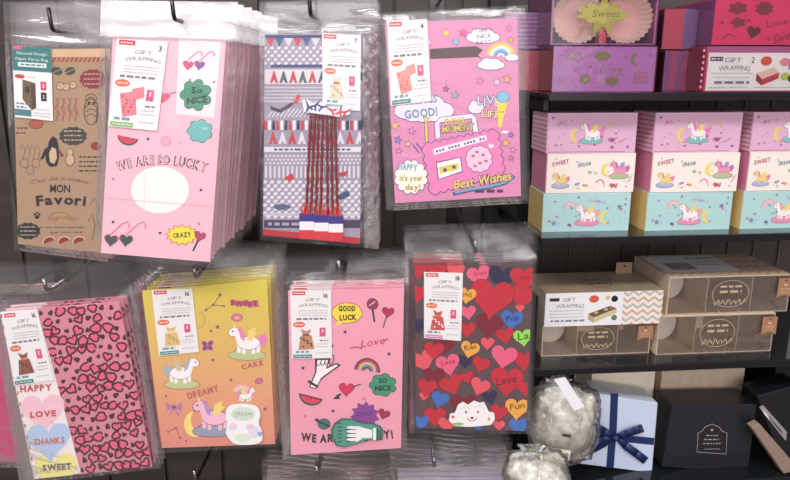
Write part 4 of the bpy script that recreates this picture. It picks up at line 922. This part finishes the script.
# the box above: purple tray seen through its clear front with two scalloped paper cups
def cup_tray(root, w_, h, dp):
    t = .002; Tm = mat((168, 70, 150)); Pm = mat((196, 110, 170))
    m = MB(); m.box(-w_ / 2, w_ / 2, 0, dp, 0, t, Tm); m.box(-w_ / 2, w_ / 2, dp - t, dp, t, h, Pm); m.box(-w_ / 2, -w_ / 2 + t, 0, dp - t, t, h, Pm); m.box(w_ / 2 - t, w_ / 2, 0, dp - t, t, h, Pm); m.box(-w_ / 2 + t, w_ / 2 - t, 0, dp - t, h - t, h, Pm); m.build('tray', root)
    for s in (-1, 1):
        m = MB(); cx = s * w_ * .235; n = 56; zc = h * .53; R0 = min(w_ * .235, h * .60)
        rim = [Vector((cx + R0 * (1 + .08 * (i % 2)) * math.cos(2 * math.pi * i / n), .006, zc + R0 * (1 + .08 * (i % 2)) * math.sin(2 * math.pi * i / n) * .95)) for i in range(n)]
        bas = [Vector((cx + R0 * .72 * math.cos(2 * math.pi * i / n), .03, zc + R0 * .72 * math.sin(2 * math.pi * i / n))) for i in range(n)]
        for i in range(n):
            j = (i + 1) % n; m.face([rim[i], rim[j], bas[j], bas[i]], mat((250, 226, 214)))
        m.face(bas, mat((238, 180, 176))); o = m.build('paper_cup', root)
    m = MB(); m.box(-.004, .004, .002, .02, t, h * .75, mat((226, 50, 96))); m.build('divider', root)
    m = MB(); A = Art(lambda x, y, e: Vector(((x / 100 - .5) * w_, -.002 - e, h * (1 - y / 50))), m)
    G = (150, 140, 66)
    A.star(48, 22, 20, G, 1, n=7, k=.55); A.blob(42, 20, 16, 8, (170, 160, 80), 1.5, 8, .25); A.ell(60, 20, 12, 5, (160, 150, 76), 1.6, rot=15); A.text('Sweet', 50, 20, 7, (120, 110, 50), 3, fit=26, shear=.2)
    m.build('gold_print', root)
    m = MB(); g = .0012; m.box(-w_ / 2 - g, w_ / 2 + g, -g, dp + g, -.0002, h + .001, CLEARBOX); m.build('clear_cover', root)
z = zS1 + h1 + .0022
shelf_box('window_gift_box', 'clear fronted purple gift box with two scalloped paper cups', 'gift box', 552, 657, -10, 43, .003, .10, z, None, build=cup_tray, group='gold print window boxes')
# behind-left pair
r, w_, h = top_box('pink box end showing beside the purple gold print box', 505, 541, 36, 76, .06, .09, zS1 + .0004, (206, 70, 100), (200, 60, 90))
top_box('purple striped box end above the pink box end', 505, 543, -4, 33, .06, .09, zS1 + h + .002, (150, 80, 150), (150, 80, 150), art=lambda A: [A.rect(0, i * 5, 100, i * 5 + 1.5, (190, 130, 190), 1) for i in range(9)])
# middle + right
def art_redgold(A):
    cg = (150, 44, 62)
    A.blob(22, 8, 8, 5, cg, 2, 6, .2); A.blob(48, 8, 8, 6, cg, 2, 8, .15); A.heart(40, 31, 7, (110, 34, 44), 2, rot=10); A.blob(24, 22, 6, 4, cg, 2, 5, .3); A.text('Love', 62, 22, 6, cg, 2, shear=.3, fit=22, ang=10); A.text('Sweet', 72, 35, 9, cg, 2, shear=.3, fit=26, ang=20)
    for x, y in ((8, 22), (34, 20), (56, 38), (90, 18), (96, 34)): A.heart(x, y, 1.8, cg, 2)
    A.stroke([(10, 38), (16, 33), (22, 36)], 1, cg, 2)
def art_giftlabel(A):
    A.rect(0, 0, 100, 8, (190, 90, 150), .6)
    A.rect(2, 6, 100, 43, (246, 240, 240), 1.2)
    A.rect(4, 10, 16, 14, (60, 50, 60), 2); A.dashes(5, 15, 12, 1.4, (240, 230, 230), 3, 1)
    A.text('GIFT', 26, 13, 4.4, DG, 2, fit=16); A.text('WRAPPING', 28, 21, 4.6, DG, 2, fit=30, arc=1); A.text('2', 45, 13, 6, INK, 2, fit=3)
    A.dashes(6, 46, 26, 1, GREY, 2, 2); A.dashes(8, 44, 30, 1, GREY, 2, 3); A.dashes(10, 44, 35, 2.6, DG, 2, 4); A.dashes(6, 22, 40, 1, GREY, 2, 5); A.dashes(26, 44, 40, 1, GREY, 2, 6)
    A.ell(58, 14, 5.5, 4.6, (226, 90, 60), 2); A.poly([(50, 26), (66, 20), (72, 25), (56, 32)], (240, 200, 190), 2); A.poly([(50, 26), (56, 32), (56, 38), (50, 33)], (170, 40, 50), 2); A.poly([(56, 32), (72, 25), (72, 31), (56, 38)], (206, 60, 70), 2)
    A.ell(76, 15, 5, 4, (236, 150, 150), 2); A.rect(80, 12, 92, 22, (190, 120, 190), 2); A.ell(78, 29, 4.6, 4, (190, 206, 80), 3); A.ell(85, 31, 4, 4, (30, 28, 30), 4)
    A.dashes(50, 92, 40, 1, GREY, 2, 7)
rA, wA, hA = top_box('red gift box with wide white wrapping label on the top shelf', 705, 800, 48, 93, -.012, .10, zS1 + .0004, (214, 50, 94), (232, 60, 110), art_giftlabel, W=92, group='red gold print boxes')
m = MB()
for i in range(7): m.box(-wA / 2 - .0016, -wA / 2 - .0012, .002, .006, .004 + i * hA / 7.4, .004 + i * hA / 7.4 + .003, mat((250, 190, 210)))
m.build('scalloped_edge', rA)
top_box('red gift box with dark love lettering above the white labelled box', 714, 815, -2, 43, -.006, .10, zS1 + hA + .0024, (238, 50, 112), (186, 90, 176), art_redgold, group='red gold print boxes')
rC, wC, hC = top_box('dark rose box in the gap between purple and labelled red box', 664, 694, 48, 88, .03, .06, zS1 + .0004, (176, 60, 110), (150, 60, 110), group='red gold print boxes', art=lambda A: [A.rect(40 * i, 0, 40 * i + 20, 44, (140, 66, 130), 1) for i in range(3)])
top_box('rose and purple box above the dark rose box', 664, 704, 2, 42, .03, .06, zS1 + hC + .0024, (206, 70, 100), (150, 70, 130), group='red gold print boxes', art=lambda A: [A.rect(50, 0, 100, 44, (130, 84, 146), 1)])

# ---- kraft window boxes
KR = noise_mat('kraft_board', (212, 188, 160), (226, 204, 178), (90, 90, 90), .7); KD = noise_mat('kraft_board_inner', (252, 234, 208), (255, 242, 220), (90, 90, 90), .7)
def kraft_box(w_, h, dp, root, tag=None, print_=True, parts=2, solid_front=False, frontart=None, toplabel=False):
    t = .0016; x0, x1 = -w_ / 2, w_ / 2
    m = MB(); m.box(x0, x1, 0, dp, 0, t, KR); m.box(x0, x1, dp - t, dp, t, h - t, KD); m.box(x0, x0 + t, 0, dp - t, t, h - t, KR); m.box(x1 - t, x1, 0, dp - t, t, h - t, KR)
    m.build('tray', root)
    m = MB(); topm = KR; m.box(x0, x1, 0, dp, h - t, h, topm if not solid_front else mat((176, 156, 132)))
    if solid_front:
        A = Art(lambda x, y, e: Vector((x0 + x / 100 * w_, dp * (1 - y / 40), h + e)), m); G = (120, 100, 76)
        A.stroke(ell_pts(52, 20, 13, 12, 0, 24), .8, G, 1, True); A.dashes(44, 60, 16, 3, G, 1, 5); A.dashes(44, 60, 24, 3, G, 1, 6)
        A.rect(32, 2, 33, 38, (206, 186, 160), 1); A.rect(72, 2, 73, 38, (206, 186, 160), 1)
    if toplabel:
        A = Art(lambda x, y, e: Vector((x0 + x / 100 * w_, dp * (1 - y / 40), h + e)), m)
        for r in range(4): chev(A, 0, 100, 5 + r * 10, 4)
        A.rect(4, 2, 66, 32, (244, 242, 242), 2); A.rect(12, 16, 34, 28, (170, 164, 166), 3); A.dashes(38, 64, 8, 2, DG, 3, 1); A.dashes(38, 64, 14, 1.6, GREY, 3, 2); A.dashes(38, 64, 20, 1.6, GREY, 3, 3)
    m.build('top_panel', root)
    for k in range(parts):
        m = MB(); x = x0 + w_ * (k + 1) / (parts + 1) + (-.002, .004)[k % 2]; m.box(x, x + .0012, .002, dp - t - .0004, t, h - t - .0002, mat((206, 182, 150))); m.build('divider', root)
    if solid_front:
        m = MB(); m.box(x0, x1, -.0012, -.0001, 0, h, mat((240, 232, 226)))
        A = Art(lambda x, y, e: Vector((x0 + x / 120 * w_, -.0012 - e, h * (1 - y / 36))), m, clip=[(0, 0), (120, 0), (120, 36), (0, 36)]); frontart(A); m.build('label_sleeve', root)
    else:
        m = MB(); m.box(x0 + t * .5, x1 - t * .5, -.0005, -.0001, t * .5, h - t * .5, CLEARBOX)
        if print_:
            A = Art(lambda x, y, e: Vector((x0 + x / 100 * w_, -.0005 - e, h * (1 - y / 36))), m); G = (196, 174, 142)
            A.dashes(42, 60, 10, 2, G, 1, 5); A.dashes(42, 60, 15, 2.4, G, 1, 6); A.stroke([(38 + i * .9, 25 + 3 * math.sin(i * 1.3) * (1 if i % 3 else .4)) for i in range(30)], .8, G, 1); A.stroke(ell_pts(51, 17, 15, 13, 0, 24), .5, G, 1, True); A.arc(51, 30, 9, .6, G, 1, 200, 340)
        m.build('window', root)
    if solid_front:
        m = MB(); m.box(x1 - .034, x1 - .01, dp - .012, dp - .011, h + .0004, h + .017, mat((160, 124, 98))); m.box(x1 - .0235, x1 - .0205, dp - .0124, dp - .0121, h + .010, h + .013, mat((60, 46, 38))); m.build('hang_tag', root)
    # inner paper cup seen through the window
    m = MB(); P = ell_pts(0, 0, w_ * .14, h * .48, 0, 22); c = Vector((x0 + w_ * .17, dp * .55, h * .5))
    m.prism([c + Vector((a, 0, b)) for a, b in P], [c + Vector((a * .8, dp * .12, b * .8)) for a, b in P], mat((236, 224, 208))); m.build('paper_cup', root)
    if tag is not None:
        m = MB(); tw, th = .021, tag; tx = x1 - tw * .95
        P = [(tx, h - .004), (tx + tw, h - .004), (tx + tw, h - .004 - th), (tx + tw * .75, h - .004 - th + .003), (tx + tw * .5, h - .004 - th + .004), (tx + tw * .25, h - .004 - th + .003), (tx, h - .004 - th)]
        yy = -.004
        m.prism([Vector((a, yy, b)) for a, b in P], [Vector((a, yy + .0008, b)) for a, b in P], mat((176, 124, 92)))
        A = Art(lambda x, y, e: Vector((tx + x / 20 * tw, yy - e, h - .004 - y / 30 * th)), m)
        A.ell(10, 3.5, 1.6, 1.4, (60, 44, 36), 1, n=10); A.heart(10, 10, 2.4, (226, 190, 160), 1); A.text('Thanks', 10, 16, 2.6, (236, 206, 180), 1, fit=13); A.text('for you', 10, 21, 2.2, (236, 206, 180), 1, fit=11)
        m.build('hang_tag', root)
def chev(A, x0, x1, y, amp, c=(206, 160, 134), L=1.5, s=8, w=2.6):
    P = []; x = x0; k = 0
    while x <= x1: P.append((x, y + (amp if k % 2 else -amp) / 2)); x += s / 2; k += 1
    A.stroke(P, w, c, L)
def sleeve_art(A):
    for r in range(6): chev(A, 78, 124, 2 + r * 7, 4.5, (214, 172, 140) if r % 2 else (190, 186, 170), s=11, w=2.8)
    A.rect(0, 0, 79, 36, (240, 238, 240), 2.5)
    A.rect(4, 5, 14, 8.5, (60, 56, 64), 3.5); A.text('GIFT', 24, 7, 4, DG, 3.5, fit=13); A.text('WRAPPING', 25, 14, 4.4, DG, 3.5, fit=28, arc=1)
    for i, y in enumerate((19, 22.5, 26)): A.dashes(5, 40, y, 1, GREY, 3.5, i)
    A.dashes(6, 42, 30, 2, (130, 130, 150), 3.5, 8); A.ell(49, 7, 5, 4, (224, 90, 70), 3.5); A.text('4', 69, 5, 3.5, INK, 3.5)
    A.poly([(44, 23), (66, 15), (73, 18), (50, 27)], (110, 90, 70), 3.5); A.poly([(44, 23), (50, 27), (50, 33), (44, 29)], (190, 170, 130), 3.5); A.poly([(50, 27), (73, 18), (73, 23), (50, 33)], (214, 196, 150), 3.5)
    for i in range(4): A.ell(52 + i * 5, 22 - i * 1.6, 2, 1.3, ((200, 190, 80), (120, 60, 50), (180, 200, 120), (160, 120, 70))[i], 4.5)
    A.ell(70, 7.5, 3.4, 3.4, (30, 30, 34), 3.5); A.ell(71, 28, 3, 3, (100, 130, 80), 3.5); A.ell(63, 6, 2.4, 2.4, (226, 190, 120), 3.5)
def kb(label, x0, x1, y0, y1, d, dp, z0, yaw=0, **k):
    return shelf_box('kraft_window_box', label, 'gift box', x0, x1, y0, y1, d, dp, z0, None, yaw=yaw, group='kraft window boxes', build=lambda r, w_, h, D: kraft_box(w_, h, D, r, **k))
r, w_, h = kb('kraft window box with hang tag under the chevron sleeve box', 542, 650, 326, 357, .004, .085, zS3 + .0003, tag=.021)
kb('kraft box with white label and chevron sleeve on top of its pair', 545, 662, 288, 321, -.002, .09, zS3 + h + .0008, solid_front=True, frontart=sleeve_art)
r, w_, h = kb('lower kraft window box with hang tag under the chevron topped box', 658, 773, 314, 352, -.004, .09, zS3 + .0003, tag=.026)
kb('kraft window box with chevron and label on its top face', 668, 789, 276, 313, .0, .11, zS3 + h + .0008, tag=.028, toplabel=True)

# ---- ribbon box, black box and neighbours on the lowest shelf
def quad_box(name, label, cat, q, off, depth, front, side, group=None, parts=None, body='carton', drop=True):
    P = [SH.hit(x, y, off) for x, y in q]
    O = (P[3] + P[2]) / 2; root = empty(name, O, label=label, cat=cat, group=group)
    B = [p - SH.N * depth for p in P]; m = MB(); m.prism([P[0], P[3], P[2], P[1]], [B[0], B[3], B[2], B[1]], front, side); bevel(m.build(body, root, origin=O), .0012)
    if parts: parts(root, O, lambda x, y, e: SH.hit(x, y, off + e))
    return root
def ribbon_parts(root, O, fn):
    NB = mat((32, 52, 104), .3)
    def band(name, P, L=3, w=7.5):
        m = MB(); A = Art(lambda x, y, h: fn(x, y, .0004 + h), m); A.stroke(P, w, NB, L); m.build(name, root, origin=O)
    band('ribbon', [(614.5, 393.2), (613, 430), (610, 467.8)]); band('ribbon', [(583, 439), (614, 437.5), (654, 441.5)], 4, 7)
    def loop(name, P, w, lift):
        m = MB(); n = len(P)
        for s in range(n - 1):
            a, b = P[s], P[s + 1]
        pts = []
        for i, (x, y) in enumerate(P):
            t = i / (n - 1); dx, dy = (P[min(i + 1, n - 1)][0] - P[max(i - 1, 0)][0], P[min(i + 1, n - 1)][1] - P[max(i - 1, 0)][1]); d = math.hypot(dx, dy) or 1
            hh = .0015 + lift * math.sin(math.pi * t); ww = (w[i]) / 2
            pts.append((fn(x - dy / d * ww, y + dx / d * ww, hh), fn(x + dy / d * ww, y - dx / d * ww, hh)))
        for i in range(n - 1): m.face([pts[i][0], pts[i + 1][0], pts[i + 1][1], pts[i][1]], NB)
        o = m.build(name, root, True, origin=O); sd = o.modifiers.new('thick', 'SOLIDIFY'); sd.thickness = .0005
    loop('bow_loop', [(615, 437), (605, 432), (595, 426.5), (590, 428), (591, 433)], [4, 8, 9, 8, 6], .008)
    loop('bow_loop', [(615, 437), (604, 440), (594, 444), (588, 445), (589, 441)], [4, 7, 9, 9, 6], .006)
    loop('bow_loop', [(615, 437), (625, 434), (636, 430.5), (643, 428)], [4, 7, 8, 8], .007)
    loop('ribbon_tail', [(617, 438), (626, 446), (637, 454), (646, 461)], [4, 8, 8, 8], .004)
    loop('ribbon_tail', [(614, 438), (604, 443), (594, 449), (586, 451)], [4, 8, 7, 7], .004)
    m = MB(); c = fn(615, 437, .003); m.tube([c + Vector((-.005, -.002, .002)), c + Vector((0, -.004, 0)), c + Vector((.005, -.002, -.001))], [.003, .005, .003], NB, 10); m.build('knot', root, True, origin=O)
quad_box('ribbon_gift_box', 'pale blue gift box tied with navy ribbon bow', 'gift box', [(597, 394), (658, 403), (652, 473), (573, 463)], .002, .045, mat((206, 218, 244), .35), mat((222, 228, 244), .4), parts=ribbon_parts)
def black_parts(root, O, fn):
    m = MB(); A = Art(lambda x, y, e: fn(x, y, .0012 + e), m); G = (150, 146, 150)
    A.stroke([(697, 452), (698, 433), (702, 431), (705, 427), (712, 424), (719, 427), (722, 431), (727, 433), (726, 454)], .8, G, 1, closed=True)
    A.ell(712, 430, 1.6, 1.3, G, 1, n=8); A.dashes(706, 718, 435.5, 1.2, G, 1, 2); A.dashes(704, 720, 439.5, 1.2, G, 1, 3); A.dashes(703, 721, 443.5, 1.2, G, 1, 4); A.dashes(704, 720, 449, .8, G, 1, 1)
    m.build('emblem', root, origin=O)
BK = mat((38, 38, 44), .35); BKS = mat((30, 30, 36), .3)
quad_box('black_gift_box', 'black lidded gift box with silver framed emblem beside the ribbon box', 'gift box', [(672, 406), (757, 404), (748, 473), (662, 467)], .004, .05, BK, BKS, parts=black_parts)
def kraft_low(label, x0, x1, y0, y1, d, dp, z0, mt=KR, yaw=0, lid=True):
    def bld(root, w_, h, D):
        m = MB(); m.box(-w_ / 2, w_ / 2, 0, D, 0, h - .012, mt); bevel(m.build('base', root), .0006)
        m = MB(); m.box(-w_ / 2 - .001, w_ / 2 + .001, -.001, D + .001, h - .0118, h, mt); bevel(m.build('lid', root), .0008)
    return shelf_box('lidded_box', label, 'box', x0, x1, y0, y1, d, dp, z0, None, build=bld, yaw=yaw)
kraft_low('plain kraft box standing behind the black emblem box', 657, 738, 377, 468, .058, .07, zS4 + .0003, KR)
kraft_low('plain kraft box standing behind the ribbon box', 588, 650, 385, 468, .056, .07, zS4 + .0003, KD)
kraft_low('tall black box in the dark corner beyond the emblem box', 768, 830, 378, 468, .05, .08, zS4 + .0003, BKS)
def strip_parts(root, O, fn):
    m = MB(); A = Art(lambda x, y, e: fn(x, y, e), m); A.poly([(759, 407), (763, 405), (787, 432), (786, 441), (780, 434)], (150, 148, 150), 2); A.poly([(762, 409), (773, 421), (781, 430), (783, 435)], (60, 58, 62), 3); A.poly([(762, 408.5), (768, 415), (770, 421), (764, 414)], (220, 216, 214), 4)
    m.build('window_label', root, origin=O)
quad_box('black_window_box', 'tilted black box with silver framed window at the shelf end', 'gift box', [(757, 396), (800, 384), (830, 468), (786, 474)], .012, .04, BKS, BKS, parts=strip_parts)
quad_box('kraft_box', 'slanted kraft box edge between the black boxes', 'box', [(752, 428), (760, 424), (800, 470), (784, 474)], .031, .014, mat((150, 128, 110)), mat((160, 138, 118)))

# ---- bags of cream paper shred
CREAM = noise_mat('cream_paper_shred', (196, 192, 172), (244, 242, 228), (130, 130, 160), .7, bump=.8)
BAGFILM = film_mat('shred_bag_film', haze=.07, bump=1.0, scale=(38, 38, 18), refl=1.6)
def shred_bag(label, cx, cy, rx, ry, off, seed, strip=True, dz=0.0):
    c = SH.hit(cx, cy, off); k = (SH.hit(cx + 10, cy, off) - c).length / 10; q = random.Random(seed)
    O = c - Vector((0, 0, ry * k)); root = empty('paper_shred_bag', O, label=label, cat='bag', group='clear bags of cream paper shred')
    taper = lambda z: 1 - .26 * max(0, -z) + .02 * z
    m = MB(); cols = [mat((226, 222, 206), .6), mat((206, 202, 184), .6), mat((238, 236, 226), .6)]
    for i in range(520):
        u, v = q.uniform(0, 2 * math.pi), math.acos(q.uniform(-1, 1)); rr = q.uniform(.86, .95)
        p = Vector((rx * k * rr * math.sin(v) * math.cos(u), .035 * rr * math.sin(v) * math.sin(u), ry * k * rr * math.cos(v))); nd = Vector((p.x / (rx * k), p.y / .035, p.z / (ry * k))).normalized(); t = Vector((q.gauss(0, 1), q.gauss(0, 1), q.gauss(0, 1))); t = (t - nd * t.dot(nd)).normalized(); b = t.cross(nd).normalized() * .0009; tp = taper(p.z / (ry * k)); p = Vector((p.x * tp, p.y, p.z))
        pts = [p + t * .0028 * j + Vector((q.uniform(-.001, .001), q.uniform(-.001, .001), q.uniform(-.001, .001))) for j in range(4)]
        mm = cols[i % 3]
        for j in range(3): m.face([c + pts[j] - b, c + pts[j + 1] - b, c + pts[j + 1] + b, c + pts[j] + b], mm)
    m.build('shredded_paper', root, origin=O, kind='stuff')
    m = MB(); core = []; n1, n2 = 28, 26
    def skin(r, mt, rough_, name):
        m = MB()
        for j in range(n2 + 1):
            for i in range(n1 * 2):
                u, v = math.pi * i / n1, math.pi * j / n2; d = Vector((math.sin(v) * math.cos(u), math.sin(v) * math.sin(u), math.cos(v)))
                d = Vector((math.copysign(abs(d.x) ** .72, d.x), d.y, math.copysign(abs(d.z) ** .72, d.z))) * .93
                rr = r * (1 + .16 * noise.noise(d * 1.6 + Vector((seed * 3, 1, 0))) + rough_ * noise.noise(d * 3.2 + Vector((seed, 0, 0))) + rough_ * .6 * noise.noise(d * 9))
                m.v.append(tuple(c + Vector((d.x * taper(d.z) * rx * k * rr, d.y * .036 * rr, d.z * ry * k * rr))))
        for j in range(n2):
            for i in range(n1 * 2):
                i2 = (i + 1) % (n1 * 2); a = n1 * 2; m.f.append([j * a + i, (j + 1) * a + i, (j + 1) * a + i2, j * a + i2]); m.m.append(m.mi(mt))
        return m.build(name, root, True, origin=O)
    skin(.93, CREAM, .10, 'filling_core'); skin(1.05, BAGFILM, .10, 'plastic_bag')
    m = MB(); nk = 18
    for j in range(5):
        for i in range(nk):
            a = 2 * math.pi * i / nk; w_ = (.55, .34, .2, .3, .42)[j] * (1 + .22 * math.sin(i * 5 + j)); m.v.append(tuple(c + Vector((rx * k * w_ * math.cos(a) - rx * k * .2, .02 * w_ * math.sin(a), ry * k * (.86 + j * .075 + .03 * math.sin(i * 3))))))
    for j in range(4):
        for i in range(nk): m.f.append([j * nk + i, j * nk + (i + 1) % nk, (j + 1) * nk + (i + 1) % nk, (j + 1) * nk + i]); m.m.append(m.mi(BAGFILM))
    m.build('gathered_neck', root, True, origin=O)
    if strip:
        m = MB(); A = Art(lambda x, y, e: SH.hit(x, y, off + .048 + e), m); A.poly([(554, 379), (565, 377), (585, 407), (574, 411)], (238, 238, 242), 1); m.build('white_strip_label', root, origin=O)
    m = MB(); A = Art(lambda x, y, e: SH.hit(x, y, off + .047 + e), m)
    A.poly([(cx, cy + ry * .22), (cx + 9, cy + ry * .25), (cx + 9, cy + ry * .25 + 3), (cx, cy + ry * .22 + 3)], (70, 60, 54), 1)
    A.poly([(cx - 10, cy + ry * .55), (cx + 9, cy + ry * .62), (cx + 7, cy + ry * .85), (cx - 12, cy + ry * .78)], (232, 226, 214), 1); A.ell(cx - 4, cy + ry * .7, 3.2, 2.6, (150, 110, 90), 2); A.ell(cx + 4, cy + ry * .73, 3, 2.4, (170, 130, 120), 2)
    m.build('sticker', root, origin=O)
shred_bag('clear bag of cream paper shred with white strip beside ribbon box', 562, 424, 37, 43, .035, 3)
shred_bag('lower clear bag of cream paper shred under the strip labelled bag', 537, 476, 33, 27, .108, 9, strip=False)
